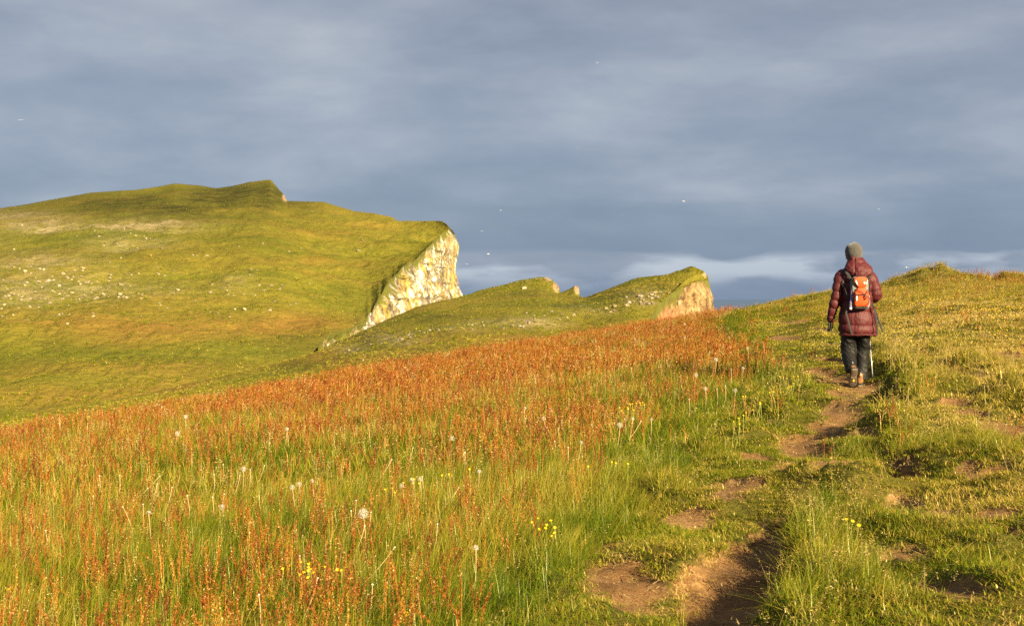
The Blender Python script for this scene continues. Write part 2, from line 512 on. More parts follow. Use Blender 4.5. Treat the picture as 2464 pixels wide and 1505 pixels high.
def ground_material(name, dirt=False):
    m, nt, out = new_mat(name)
    L = nt.links.new
    tc = N(nt, 'ShaderNodeTexCoord')
    n1 = N(nt, 'ShaderNodeTexNoise', inp={'Scale': 3.0, 'Detail': 8.0, 'Roughness': 0.65})
    n2 = N(nt, 'ShaderNodeTexNoise', inp={'Scale': 55.0, 'Detail': 6.0, 'Roughness': 0.7})
    L(tc.outputs['Object'], n1.inputs[0]); L(tc.outputs['Object'], n2.inputs[0])
    # trodden straw lying on the earth
    mp = N(nt, 'ShaderNodeMapping'); mp.inputs['Rotation'].default_value = (0, 0, 0.5); mp.inputs['Scale'].default_value = (18, 130, 40)
    L(tc.outputs['Object'], mp.inputs[0])
    n3 = N(nt, 'ShaderNodeTexNoise', inp={'Scale': 1.0, 'Detail': 3.0, 'Roughness': 0.6, 'Distortion': 0.6})
    L(mp.outputs[0], n3.inputs[0])
    f = math_node(nt, 'ADD', math_node(nt, 'MULTIPLY', n1.outputs[0], 0.55), math_node(nt, 'MULTIPLY', n2.outputs[0], 0.45))
    earth = ramp(nt, f, [(0.36, (0.13, 0.068, 0.028)), (0.50, (0.25, 0.142, 0.062)), (0.62, (0.34, 0.215, 0.105))])
    straw = ramp(nt, n3.outputs[0], [(0.52, (0, 0, 0)), (0.61, (1, 1, 1))])
    ad = N(nt, 'ShaderNodeAttribute', attribute_name='dirt')
    rim = ramp(nt, ad.outputs['Fac'], [(0.35, (0.9,) * 3), (1.0, (0.32,) * 3)])
    earth = mixc(nt, math_node(nt, 'MULTIPLY', straw, rim), earth, (0.46, 0.335, 0.15))
    turf = ramp(nt, f, [(0.36, (0.055, 0.062, 0.010)), (0.50, (0.115, 0.115, 0.018)), (0.62, (0.20, 0.155, 0.04))])
    if dirt:
        col = earth
    else:
        col = mixc(nt, ramp(nt, ad.outputs['Fac'], [(0.08, (0, 0, 0)), (0.5, (1, 1, 1))]), turf, earth)
    col = mixc(nt, 1.0, col, (0.80, 0.75, 0.70), 'MULTIPLY')
    p = N(nt, 'ShaderNodeBsdfPrincipled')
    p.inputs['Roughness'].default_value = 0.95
    p.inputs['Specular IOR Level'].default_value = 0.1
    L(col, p.inputs[0])
    b = N(nt, 'ShaderNodeBump', inp={'Strength': 0.8, 'Distance': 0.02})
    L(math_node(nt, 'ADD', math_node(nt, 'MULTIPLY', n2.outputs[0], 1.0), math_node(nt, 'MULTIPLY', straw, 0.25)), b.inputs['Height'])
    L(b.outputs[0], p.inputs['Normal'])
    L(p.outputs[0], out.inputs[0])
    return m


M_TURF = ground_material("turf_soil")
M_DIRT = ground_material("trodden_earth", True)
build_ground(M_TURF, M_DIRT)

# ------------------------------------------------------------------ hills beyond the crest
def hill_material(name, scale=1.0, olive=0.0):
    m, nt, out = new_mat(name)
    L = nt.links.new
    tc = N(nt, 'ShaderNodeTexCoord')
    def noise(sc, det=6.0, ro=0.6, loc=(0, 0, 0), stretch=(1, 1, 1), dist=0.0):
        mp = N(nt, 'ShaderNodeMapping')
        mp.inputs['Location'].default_value = loc
        mp.inputs['Rotation'].default_value = (0, 0, R(8))
        mp.inputs['Scale'].default_value = stretch
        L(tc.outputs['Object'], mp.inputs[0])
        n = N(nt, 'ShaderNodeTexNoise', inp={'Scale': sc, 'Detail': det, 'Roughness': ro, 'Distortion': dist})
        L(mp.outputs[0], n.inputs[0])
        return n.outputs[0]
    a = noise(0.011 * scale, 7, 0.62, (3, 9, 0), (0.6, 1, 1), 0.5)
    b = noise(0.05 * scale, 6, 0.65, (13, 2, 0), (0.7, 1, 1), 0.3)
    c = noise(0.55 * scale, 5, 0.7)
    f = math_node(nt, 'ADD', math_node(nt, 'MULTIPLY', a, 0.42), math_node(nt, 'ADD', math_node(nt, 'MULTIPLY', b, 0.30), math_node(nt, 'MULTIPLY', c, 0.28)))
    green = ramp(nt, f, [(0.36, (0.075, 0.095, 0.010)), (0.45, (0.13, 0.138, 0.015)), (0.53, (0.185, 0.168, 0.021)), (0.63, (0.25, 0.19, 0.03))])
    g2 = noise(0.02 * scale, 5, 0.6, (40, 22, 5), (0.35, 1.3, 1), 0.4)
    rust = ramp(nt, g2, [(0.50, (0, 0, 0)), (0.62, (0.7,) * 3)])
    ar = N(nt, 'ShaderNodeAttribute', attribute_name='rust')
    rf = math_node(nt, 'ADD', math_node(nt, 'MULTIPLY', rust, 0.42), ar.outputs['Fac'], True)
    col = mixc(nt, rf, green, (0.225, 0.14, 0.028))
    # dark heather and wet hollows, plus cloud shade painted on the far summit
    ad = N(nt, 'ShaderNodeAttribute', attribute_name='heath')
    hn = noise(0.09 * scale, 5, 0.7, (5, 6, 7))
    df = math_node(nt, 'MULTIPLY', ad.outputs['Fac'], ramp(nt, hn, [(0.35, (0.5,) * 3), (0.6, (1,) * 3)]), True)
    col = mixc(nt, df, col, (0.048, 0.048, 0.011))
    dk = noise(0.22 * scale, 5, 0.75, (1, 60, 4), (0.6, 1, 1))
    col = mixc(nt, ramp(nt, dk, [(0.60, (0, 0, 0)), (0.72, (0.6,) * 3)]), col, (0.05, 0.058, 0.012))
    # dry pale scree and stony turf
    asn = N(nt, 'ShaderNodeAttribute', attribute_name='scree')
    sn = noise(0.35 * scale, 6, 0.75, (9, 9, 1), (0.7, 1, 1))
    sf = math_node(nt, 'MULTIPLY', asn.outputs['Fac'], ramp(nt, sn, [(0.40, (0, 0, 0)), (0.56, (1, 1, 1))]), True)
    col = mixc(nt, sf, col, (0.40, 0.32, 0.17))
    # bare rock and red earth where the ground breaks away
    ak = N(nt, 'ShaderNodeAttribute', attribute_name='rock')
    rk = noise(0.8 * scale, 6, 0.7, (2, 3, 4))
    rockc = ramp(nt, rk, [(0.35, (0.16, 0.10, 0.055)), (0.5, (0.33, 0.22, 0.11)), (0.65, (0.46, 0.36, 0.2))])
    kf = ramp(nt, math_node(nt, 'ADD', ak.outputs['Fac'], math_node(nt, 'MULTIPLY', math_node(nt, 'SUBTRACT', rk, 0.5), 0.9)), [(0.42, (0, 0, 0)), (0.58, (1, 1, 1))])
    col = mixc(nt, kf, col, rockc)
    col = mixc(nt, 1.0, col, (0.86, 0.85, 0.92), 'MULTIPLY')
    p = N(nt, 'ShaderNodeBsdfPrincipled')
    p.inputs['Roughness'].default_value = 1.0
    p.inputs['Specular IOR Level'].default_value = 0.05
    L(col, p.inputs[0])
    bp = N(nt, 'ShaderNodeBump', inp={'Strength': 1.0, 'Distance': 0.9 / scale})
    L(math_node(nt, 'ADD', c, math_node(nt, 'MULTIPLY', b, 0.8)), bp.inputs['Height'])
    L(bp.outputs[0], p.inputs['Normal'])
    L(p.outputs[0], out.inputs[0])
    return m


def interp_rows(tab, u):
    t = np.array(sorted(tab), dtype=float)
    return np.interp(u, t[:, 0], t[:, 1]), np.interp(u, t[:, 0], t[:, 2])


def hill_sheet(name, top, bot, u0, u1, ncol, nrow, rough, seed, mat, attrs_fn, bend=0.0, back=(8, 12.0, 0.5), smooth=55.0, fine=0.3):
    """a slope between a lower line and its skyline, each a list of (u, v, distance); goes on down the far side"""
    u = np.linspace(u0, u1, ncol)
    vt, dt = interp_rows(top, u)
    vb, db = interp_rows(bot, u)
    du = u[1] - u[0]
    def soft(arr, sig):
        k = int(3 * sig / du) + 1
        w = np.exp(-0.5 * (np.arange(-k, k + 1) * du / sig) ** 2)
        return np.convolve(np.pad(arr, k, 'reflect', reflect_type='odd'), w / w.sum(), 'valid')
    s = np.linspace(0, 1, nrow)[:, None]
    s = s ** 0.85
    vts = soft(vt, smooth)
    dt = soft(dt, smooth)
    # the exact lower line is kept only close to the cliff edge, the slope above it runs smoothly
    vbs = soft(vb, smooth * 2); dbs = soft(db, smooth * 2)
    lo = np.clip(1 - s / 0.35, 0, 1) ** 2
    V = vbs + (vts - vbs) * s + (vt - vts) * np.clip((s - 0.80) / 0.20, 0, 1) ** 1.5 + (vb - vbs) * lo
    ib = 1 / dbs + (1 / db - 1 / dbs) * lo
    inv = ib + (1 / dt - ib) * (s + bend * s * (1 - s))
    D = 1 / inv
    X = (u[None, :] - UC) / F2 * D
    Z = -(V - VH) / F2 * D
    Y = D
    fade = np.sin(np.clip(s, 0, 1) * math.pi) ** 0.5
    k = D / F2
    Z = Z + fade * (rough * fbm(X / 26.0, Y / 26.0, seed, 5, 0.55) * (0.6 + D / 500.0)) + fine * fbm(X / (fine * 9.0), Y / (fine * 17.0), seed + 9, 4, 0.62) * np.clip(fade + 0.35, 0, 1)
    U = np.broadcast_to(u[None, :], X.shape)
    nb, step, fall = back
    rows = [np.stack([X, Y, Z], -1)]
    Ub = [U]; Vb = [V]
    for i in range(1, nb + 1):
        t = i * step
        rows.append(np.stack([X[-1:] * (1 + t / D[-1:]), Y[-1:] + t, Z[-1:] - fall * t - 0.004 * t * t], -1))
        Ub.append(U[-1:]); Vb.append(V[-1:])
    G = np.concatenate(rows, 0); U = np.concatenate(Ub, 0); V = np.concatenate(Vb, 0)
    n, m_ = G.shape[:2]
    idx = np.arange(n * m_).reshape(n, m_)
    q = np.stack([idx[:-1, :-1], idx[:-1, 1:], idx[1:, 1:], idx[1:, :-1]], -1).reshape(-1, 4)
    at = attrs_fn(U, V, G)
    at = {k_: np.clip(v_, 0, 1).ravel() for k_, v_ in at.items()}
    me = mesh_np(name, G.reshape(-1, 3), q, True, at)
    o = obj(name, me, mat)
    return o


def gauss_blobs(U, V, lst):
    m = np.zeros(U.shape)
    for (cu, cv, ru, rv, w) in lst:
        m = np.maximum(m, w * np.exp(-(((U - cu) / ru) ** 2 + ((V - cv) / rv) ** 2)))
    return m


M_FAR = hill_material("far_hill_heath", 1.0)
M_MID = hill_material("near_hill_heath", 2.2)

FAR_TOP = [(-800, 575, 620), (-400, 535, 680), (-150, 515, 705), (0, 500, 720), (70, 489, 730), (130, 478, 740), (220, 462, 750), (330, 455, 770), (385, 447, 785), (420, 440, 790), (480, 445, 790),
           (520, 452, 785), (560, 446, 785), (600, 437, 785), (640, 432, 785), (652, 431, 785), (660, 441, 770), (672, 455, 755), (684, 468, 735), (690, 482, 715),
           (740, 483, 700), (780, 484, 690), (800, 491, 680), (830, 500, 665), (850, 506, 655), (900, 512, 640), (930, 518, 628), (945, 522, 622), (957, 531, 600),
           (1000, 531, 570), (1040, 530, 552), (1062, 531, 545), (1072, 535, 542), (1080, 544, 540), (1092, 562, 538)]
FAR_EDGE = [(860, 779, 262), (880, 764, 276), (897, 744, 290), (925, 692, 322), (950, 662, 346), (975, 637, 370), (1000, 624, 394), (1020, 604, 420), (1045, 578, 458), (1065, 560, 500), (1080, 551, 528), (1092, 563, 537)]
_er = random.Random(4)
def ragged(edge, n, ju, jv):
    out = []
    for (a, b) in zip(edge[:-1], edge[1:]):
        for k in range(n):
            t = k / n
            jit = 0 if (k == 0) else 1
            out.append(tuple(a[i] + (b[i] - a[i]) * t + jit * (_er.uniform(-ju, ju) if i == 0 else _er.uniform(-jv, jv) if i == 1 else 0) for i in range(3)))
    return out + [edge[-1]]
FAR_EDGE = FAR_EDGE[:1] + ragged(FAR_EDGE[1:-1], 4, 1.0, 3.2) + FAR_EDGE[-1:]
FAR_BOT = [(-800, 1090, 140), (0, 1025, 150), (400, 965, 165), (700, 895, 195), (740, 860, 212), (765, 832, 226), (785, 806, 240), (810, 797, 247), (835, 790, 254)] + FAR_EDGE


def far_attrs(U, V, G):
    n = fbm(G[..., 0] / 30, G[..., 1] / 60, 5, 4)
    scree = gauss_blobs(U, V, [(150, 545, 190, 16, 1.0), (330, 542, 150, 13, 1.0), (30, 520, 120, 14, 0.75), (100, 640, 150, 28, 0.6), (300, 585, 120, 18, 0.45), (250, 690, 160, 30, 0.5), (60, 700, 90, 40, 0.55), (-150, 620, 160, 90, 0.6), (560, 690, 60, 20, 0.25)])
    heath = gauss_blobs(U, V, [(570, 475, 170, 40, 1.5), (350, 498, 290, 34, 1.3), (60, 512, 170, 22, 0.9), (660, 520, 140, 26, 0.5), (900, 700, 50, 40, 0.12), (480, 860, 260, 26, 0.35), (700, 825, 120, 26, 0.5), (200, 830, 200, 30, 0.2)])  # summit entries paint a cloud's shadow into the colour; lower ones are dark vegetation
    rust = gauss_blobs(U, V, [(300, 885, 440, 20, 0.75), (380, 790, 380, 26, 0.8), (250, 945, 440, 24, 0.9), (500, 905, 200, 12, 0.6), (780, 625, 160, 7, 0.45), (700, 775, 170, 20, 0.7), (700, 565, 200, 10, 0.25), (100, 960, 300, 16, 0.4), (880, 545, 70, 8, 0.5)])
    rock = gauss_blobs(U, V, [(687, 474, 10, 12, 0.9), (672, 457, 5, 6, 0.4), (1086, 553, 6, 7, 0.6)])
    # darker line of the old landslip scar behind the cliff edge
    scar = np.interp(V, [540, 600, 640, 700, 760, 800], [1045, 1018, 985, 905, 865, 850])
    heath = np.maximum(heath, 0.8 * np.exp(-((U - scar) / 7.0) ** 2) * (V > 540) * (V < 800) * (0.5 + 0.5 * n))
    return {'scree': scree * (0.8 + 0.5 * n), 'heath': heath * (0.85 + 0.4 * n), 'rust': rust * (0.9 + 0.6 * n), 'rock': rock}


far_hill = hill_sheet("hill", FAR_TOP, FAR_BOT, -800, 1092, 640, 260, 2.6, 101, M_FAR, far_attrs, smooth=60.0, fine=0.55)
tag(far_hill, "far green hillside strewn with boulders rising to a notched summit", None, None, "structure")

MID_TOP = [(-300, 1040, 120), (0, 1010, 125), (200, 975, 135), (400, 935, 147), (620, 885, 162), (750, 850, 178), (800, 826, 188), (860, 800, 200), (925, 770, 210), (1000, 737, 220), (1060, 721, 225),
           (1110, 713, 228), (1200, 702, 225), (1300, 694, 222), (1345, 705, 215), (1410, 713, 210), (1450, 699, 206), (1500, 679, 203), (1520, 670, 202), (1540, 665, 202), (1570, 662, 200), (1600, 660, 198),
           (1640, 648, 194), (1655, 641, 192), (1666, 639, 192), (1680, 645, 191), (1693, 650, 190), (1700, 660, 190), (1704, 672, 190)]
MID_EDGE = [(1556, 775, 146), (1580, 742, 158), (1600, 718, 166), (1625, 696, 173), (1650, 672, 180), (1675, 660, 185), (1692, 656, 188), (1704, 676, 189.5)]
MID_BOT = [(-300, 1100, 85), (0, 1060, 85), (200, 1030, 85), (730, 940, 85), (1200, 875, 92), (1400, 835, 112), (1480, 812, 125), (1530, 790, 138)] + MID_EDGE


def mid_attrs(U, V, G):
    n = fbm(G[..., 0] / 8, G[..., 1] / 14, 7, 4)
    scree = gauss_blobs(U, V, [(1550, 718, 45, 16, 0.9), (1290, 772, 70, 12, 0.8), (960, 815, 70, 10, 0.8), (1100, 790, 60, 8, 0.5), (1200, 775, 80, 9, 0.5), (1420, 745, 70, 10, 0.4), (850, 838, 60, 8, 0.5)])
    heath = gauss_blobs(U, V, [(1480, 715, 120, 12, 0.75), (1330, 735, 120, 12, 0.6), (1100, 765, 160, 14, 0.6), (1620, 690, 60, 20, 0.6), (1250, 705, 120, 10, 0.5), (880, 815, 90, 12, 0.6), (700, 875, 130, 12, 0.5)])
    rust = gauss_blobs(U, V, [(900, 860, 330, 22, 0.9), (1200, 818, 240, 22, 0.85), (1450, 780, 130, 16, 0.8), (500, 930, 260, 14, 0.6), (1050, 740, 120, 10, 0.3)])
    rock = gauss_blobs(U, V, [(1590, 745, 26, 20, 0.55), (1697, 660, 8, 12, 0.8)])
    return {'scree': scree * (0.8 + 0.5 * n), 'heath': heath * (0.9 + 0.5 * n), 'rust': rust * (0.9 + 0.5 * n), 'rock': rock}


mid_hill = hill_sheet("hill", MID_TOP, MID_BOT, -300, 1704, 640, 170, 0.9, 131, M_MID, mid_attrs, smooth=45.0, fine=0.30)
tag(mid_hill, "nearer grassy rise with stony bands ending in a cliff nose", None, None, "structure")


def crag_attrs(U, V, G):
    z0 = np.zeros(U.shape)
    return {'scree': z0, 'heath': z0 + 0.25, 'rust': z0, 'rock': CRAG(U, V)}


CRAG = lambda U, V: gauss_blobs(U, V, [(1338, 688, 9, 16, 0.95), (1318, 670, 22, 7, 0.62), (1270, 675, 30, 5, 0.5)])
crag = hill_sheet("hill", [(1080, 722, 245), (1150, 699, 250), (1200, 686, 252), (1260, 671, 254), (1300, 664, 255), (1318, 666, 255), (1328, 673, 255), (1336, 679, 255), (1344, 686, 254), (1347, 700, 252), (1349, 716, 250)],
                  [(1080, 745, 230), (1349, 735, 232)], 1080, 1349, 260, 50, 0.6, 151, M_MID, crag_attrs, smooth=15.0)
tag(crag, "grassy ridge behind the rise, broken off in a small rocky nose", None, None, "structure")
CRAG = lambda U, V: gauss_blobs(U, V, [(1389, 694, 8, 14, 0.95)])
crag2 = hill_sheet("hill", [(1325, 712, 238), (1350, 703, 240), (1370, 694, 240), (1384, 686, 240), (1391, 688, 240), (1394, 698, 239), (1396, 716, 237)],
                   [(1325, 735, 226), (1396, 730, 226)], 1325, 1396, 110, 40, 0.3, 161, M_MID, crag_attrs, smooth=6.0)
tag(crag2, "small pointed grassy crag in the dip of the skyline", None, None, "structure")


# ------------------------------------------------------------------ cliffs
def cliff_material(name, sc, tone):
    m, nt, out = new_mat(name)
    L = nt.links.new
    tc = N(nt, 'ShaderNodeTexCoord')
    def noise(s, det=6.0, ro=0.6, loc=(0, 0, 0), st=(1, 1, 1)):
        mp = N(nt, 'ShaderNodeMapping'); mp.inputs['Location'].default_value = loc; mp.inputs['Scale'].default_value = st
        L(tc.outputs['Object'], mp.inputs[0])
        n = N(nt, 'ShaderNodeTexNoise', inp={'Scale': s * sc, 'Detail': det, 'Roughness': ro})
        L(mp.outputs[0], n.inputs[0])
        return n.outputs[0]
    streak = noise(0.30, 6, 0.65, (0, 0, 0), (1, 1, 0.5))
    patch = noise(0.07, 5, 0.6, (7, 3, 1), (1, 1, 0.6))
    fine = noise(1.1, 6, 0.75, (1, 2, 9), (1, 1, 0.5))
    f = math_node(nt, 'ADD', math_node(nt, 'MULTIPLY', streak, 0.55), math_node(nt, 'MULTIPLY', fine, 0.45))
    if tone == 'lichen':
        base = ramp(nt, f, [(0.40, (0.06, 0.055, 0.035)), (0.43, (0.20, 0.145, 0.055)), (0.50, (0.36, 0.275, 0.075)), (0.57, (0.44, 0.36, 0.15)), (0.66, (0.56, 0.51, 0.37))])
        grey = ramp(nt, f, [(0.40, (0.055, 0.06, 0.055)), (0.46, (0.20, 0.17, 0.14)), (0.53, (0.33, 0.29, 0.24)), (0.62, (0.60, 0.57, 0.50))])
        col = mixc(nt, ramp(nt, patch, [(0.46, (0, 0, 0)), (0.58, (0.9,) * 3)]), base, grey)
        guano = math_node(nt, 'MULTIPLY', ramp(nt, streak, [(0.50, (0, 0, 0)), (0.58, (1, 1, 1))]), ramp(nt, noise(0.05, 4, 0.6, (20, 4, 3), (1, 1, 1.6)), [(0.42, (0, 0, 0)), (0.56, (0.95,) * 3)]))
        col = mixc(nt, guano, col, (0.78, 0.765, 0.70))
        col = mixc(nt, ramp(nt, noise(0.05, 5, 0.7, (3, 30, 8), (0.5, 0.5, 3.2)), [(0.60, (0, 0, 0)), (0.68, (0.8,) * 3)]), col, (0.30, 0.14, 0.10))
    else:
        col = ramp(nt, f, [(0.41, (0.05, 0.032, 0.018)), (0.455, (0.18, 0.11, 0.048)), (0.52, (0.30, 0.205, 0.09)), (0.61, (0.44, 0.345, 0.20))])
        ae = N(nt, 'ShaderNodeAttribute', attribute_name='red')
        rf = math_node(nt, 'MULTIPLY', ae.outputs['Fac'], ramp(nt, patch, [(0.38, (0.3,) * 3), (0.55, (1,) * 3)]))
        col = mixc(nt, rf, col, (0.36, 0.15, 0.07))
    ag = N(nt, 'ShaderNodeAttribute', attribute_name='green')
    gf = ramp(nt, math_node(nt, 'ADD', ag.outputs['Fac'], math_node(nt, 'MULTIPLY', math_node(nt, 'SUBTRACT', fine, 0.5), 1.2)), [(0.45, (0, 0, 0)), (0.60, (1, 1, 1))])
    col = mixc(nt, gf, col, (0.15, 0.15, 0.025))
    col = mixc(nt, 1.0, col, (0.82, 0.82, 0.82), 'MULTIPLY')
    p = N(nt, 'ShaderNodeBsdfPrincipled')
    p.inputs['Roughness'].default_value = 0.9
    p.inputs['Specular IOR Level'].default_value = 0.15
    L(col, p.inputs[0])
    b = N(nt, 'ShaderNodeBump', inp={'Strength': 0.9, 'Distance': 0.8 / sc})
    L(math_node(nt, 'ADD', fine, streak), b.inputs['Height'])
    L(b.outputs[0], p.inputs['Normal'])
    L(p.outputs[0], out.inputs[0])
    return m


def cliff_wall(name, edge, wrap, ncol, nrow, zbot, blk, amp, batter, seed, mat, parent, nose_prof, nose_u, red_fn=None):
    """a rock wall hung from the cliff-top line; wrap goes on round the headland out of sight"""
    E = np.array([[(u - UC) / F2 * d, d, -(v - VH) / F2 * d, u] for (u, v, d) in edge] + [[(u - UC) / F2 * d, d, -(v - VH) / F2 * d, u] for (u, v, d) in wrap])
    seg = np.r_[0, np.cumsum(np.linalg.norm(np.diff(E[:, :2], axis=0), axis=1))]
    s = np.linspace(0, seg[-1], ncol)
    ex = np.interp(s, seg, E[:, 0]); ey = np.interp(s, seg, E[:, 1]); ez = np.interp(s, seg, E[:, 2]); eu = np.interp(s, seg, E[:, 3])
    tx = np.gradient(ex, s); ty = np.gradient(ey, s)
    ker = np.ones(15) / 15
    tx = np.convolve(np.pad(tx, 7, 'edge'), ker, 'valid'); ty = np.convolve(np.pad(ty, 7, 'edge'), ker, 'valid')
    ln = np.hypot(tx, ty); nx, ny = ty / ln, -tx / ln            # outward, to the right of the line
    t = np.linspace(0, 1, nrow)[:, None] ** 1.25
    hgt = (ez - zbot)[None, :]
    h = t * hgt                                                   # metres below the edge
    Zw = ez[None, :] - h
    S = np.broadcast_to(s[None, :], h.shape)
    # columns, buttresses and ledges
    warp = 2.0 * fbm(S / (blk * 3), Zw / (blk * 6), seed + 3, 3) * blk * 0.4
    colid = np.floor((S + warp) / blk)
    led = np.floor((Zw + 0.8 * blk * fbm(S / (blk * 4), Zw / blk / 9, seed + 4, 2)) / (blk * 2.6))
    o1 = _hash(colid, led, seed) - 0.5
    o2 = _hash(colid, led * 0, seed + 1) - 0.5
    fr = ((S + warp) / blk) % 1.0
    groove = -np.exp(-((fr - 0.5) ** 2 - 0.25) ** 2 / 0.0012) * 0.5
    big = fbm(S / (blk * 9), Zw / (blk * 8), seed + 6, 3)
    lz = ((Zw / (blk * 2.6)) % 1.0)
    off = amp * (0.9 * o1 + 0.7 * o2 + 0.6 * groove + 2.2 * big + 0.5 * fbm(S / blk * 2, Zw / blk * 2, seed + 8, 3)) + batter * h + 0.4 * amp * (1 - lz)
    off = off * sstep(0.0, 0.05, t)
    if nose_prof:
        hv = np.array(nose_prof)
        w = sstep(nose_u - 40, nose_u - 4, eu)[None, :]
        off = off * (1 - 0.6 * w) + w * np.interp(h, hv[:, 0], hv[:, 1])
    X = ex[None, :] + nx[None, :] * off; Y = ey[None, :] + ny[None, :] * off
    G = np.stack([X, Y, Zw], -1)
    idx = np.arange(nrow * ncol).reshape(nrow, ncol)
    q = np.stack([idx[1:, :-1], idx[1:, 1:], idx[:-1, 1:], idx[:-1, :-1]], -1).reshape(-1, 4)
    green = np.clip(1.0 - h / (amp * 1.8 + 0.5) + 0.9 * fbm(S / blk / 3, Zw / blk / 2, seed + 10, 3), 0, 1) * 0.9
    if red_fn:
        green = np.maximum(green, 0.75 * (1 - sstep(1600, 1660, eu))[None, :] * (fbm(S / blk / 4, Zw / blk / 3, seed + 12, 3) > 0.0))
    at = {'green': green.ravel(), 'red': (red_fn(eu[None, :] + 0 * h, h) if red_fn else 0 * h).ravel()}
    me = mesh_np(name, G.reshape(-1, 3), q, False, at)
    return obj(name, me, mat, parent)


M_CLIFF_FAR = cliff_material("lichen_cliff", 1.5, 'lichen')
M_CLIFF_MID = cliff_material("tan_cliff", 3.6, 'tan')
far_edge2 = [(765, 832, 226), (785, 806, 240), (810, 797, 247), (835, 790, 254)] + FAR_EDGE
cliff_wall("cliff_face", far_edge2, [(1094, 562, 552), (1088, 552, 580), (1072, 542, 640), (1040, 530, 720)], 520, 240, -60, 2.0, 1.5, 0.10, 201, M_CLIFF_FAR, far_hill,
           [(0, 0), (2.5, 0.6), (5, 1.2), (9, 0.4), (14, -0.6), (18, -0.2), (22, 1.2), (27, 2.6), (60, 6)], 1090)
cliff_wall("cliff_face", MID_EDGE, [(1705, 674, 192), (1702, 662, 200), (1690, 650, 215), (1670, 640, 240)], 360, 170, -60, 1.3, 0.95, 0.04, 231, M_CLIFF_MID, mid_hill,
           [(0, 0), (0.8, 0.10), (1.6, -0.15), (2.4, -0.05), (3.6, -0.15), (4.6, 0.1), (6, 0.5), (60, 4)], 1704,
           lambda eu, h: (1 - sstep(1585, 1640, eu)) * 1.0 + 0.5 * sstep(1.5, 4.0, h) * (1 - sstep(1620, 1670, eu)))

# ------------------------------------------------------------------ sea
def build_sea():
    m, nt, out = new_mat("sea_water")
    L = nt.links.new
    tc = N(nt, 'ShaderNodeTexCoord')
    p = N(nt, 'ShaderNodeBsdfPrincipled')
    p.inputs[0].default_value = (0.035, 0.075, 0.13, 1)
    p.inputs['Roughness'].default_value = 0.28
    n = N(nt, 'ShaderNodeTexNoise', inp={'Scale': 0.12, 'Detail': 5.0})
    L(tc.outputs['Object'], n.inputs[0])
    b = N(nt, 'ShaderNodeBump', inp={'Strength': 0.5, 'Distance': 1.2})
    L(n.outputs[0], b.inputs['Height']); L(b.outputs[0], p.inputs['Normal'])
    L(p.outputs[0], out.inputs[0])
    me = mesh_np("sea", [(-70000, 60, -62), (70000, 60, -62), (70000, 90000, -62), (-70000, 90000, -62)], [(0, 1, 2, 3)], False)
    tag(obj("sea", me, m), "open grey-blue sea beyond the cliffs", None, None, "structure")


build_sea()
# ------------------------------------------------------------------ grass and sorrel (stuff: one object per kind, scattered as instances)
class MB:
    def __init__(self):
        self.v = []; self.f = []; self.t = []; self.c = []
    def add(self, pts, faces, t, c):
        n = len(self.v)
        self.v += [tuple(p) for p in pts]
        self.f += [tuple(i + n for i in q) for q in faces]
        self.t += list(t) if hasattr(t, '__len__') else [t] * len(pts)
        self.c += list(c) if hasattr(c, '__len__') else [c] * len(pts)
    def mesh(self, name, smooth=False):
        return mesh_np(name, np.array(self.v), self.f, smooth, {'t': self.t, 'c': self.c})


def blade(mb, rnd, base, h, w, az, lean, curl, c, seg=3, t0=0.0, t1=1.0):
    """a bent, tapering blade: az is where it leans, lean the tilt at the foot, curl the extra bend at the tip"""
    d = Vector((math.cos(az), math.sin(az), 0))
    side = Vector((-math.sin(az + rnd.uniform(-0.9, 0.9)), math.cos(az), 0)).normalized()
    p = Vector(base); pts = []; ts = []
    for i in range(seg + 1):
        k = i / seg
        ww = w * (1 - k) ** 0.6 * 0.5
        if i == seg:
            pts.append(p.copy()); ts.append(t1)
        else:
            pts.append(p - side * ww); pts.append(p + side * ww); ts += [t0 + (t1 - t0) * k] * 2
        ang = lean + curl * k
        p = p + (d * math.sin(ang) + Vector((0, 0, 1)) * math.cos(ang)) * (h / seg)
    fs = []
    for i in range(seg - 1):
        fs.append((2 * i, 2 * i + 1, 2 * i + 3, 2 * i + 2))
    fs.append((2 * seg - 2, 2 * seg - 1, 2 * seg))
    mb.add(pts, fs, ts, c)


WIND = R(20)          # the grass is combed to the right


def tuft(seed, n, h0, h1, w, spread, lean, curl, wind=0.5, seg=3, dry=0.12):
    rnd = random.Random(seed)
    mb = MB()
    for i in range(n):
        az = rnd.uniform(-math.pi, math.pi)
        r = spread * math.sqrt(rnd.random())
        a2 = rnd.uniform(-math.pi, math.pi)
        if rnd.random() < wind:
            az = WIND + rnd.gauss(0, 0.6)
        c = min(1, max(0, rnd.gauss(0.45, 0.2)))
        if rnd.random() < dry:
            c = rnd.uniform(0.85, 1.25)
        blade(mb, rnd, (r * math.cos(a2), r * math.sin(a2), -0.01), rnd.uniform(h0, h1), w * rnd.uniform(0.7, 1.3), az, abs(rnd.gauss(0, lean)), abs(rnd.gauss(curl, curl * 0.5)), c, seg)
    return mb.mesh("grass_tuft")


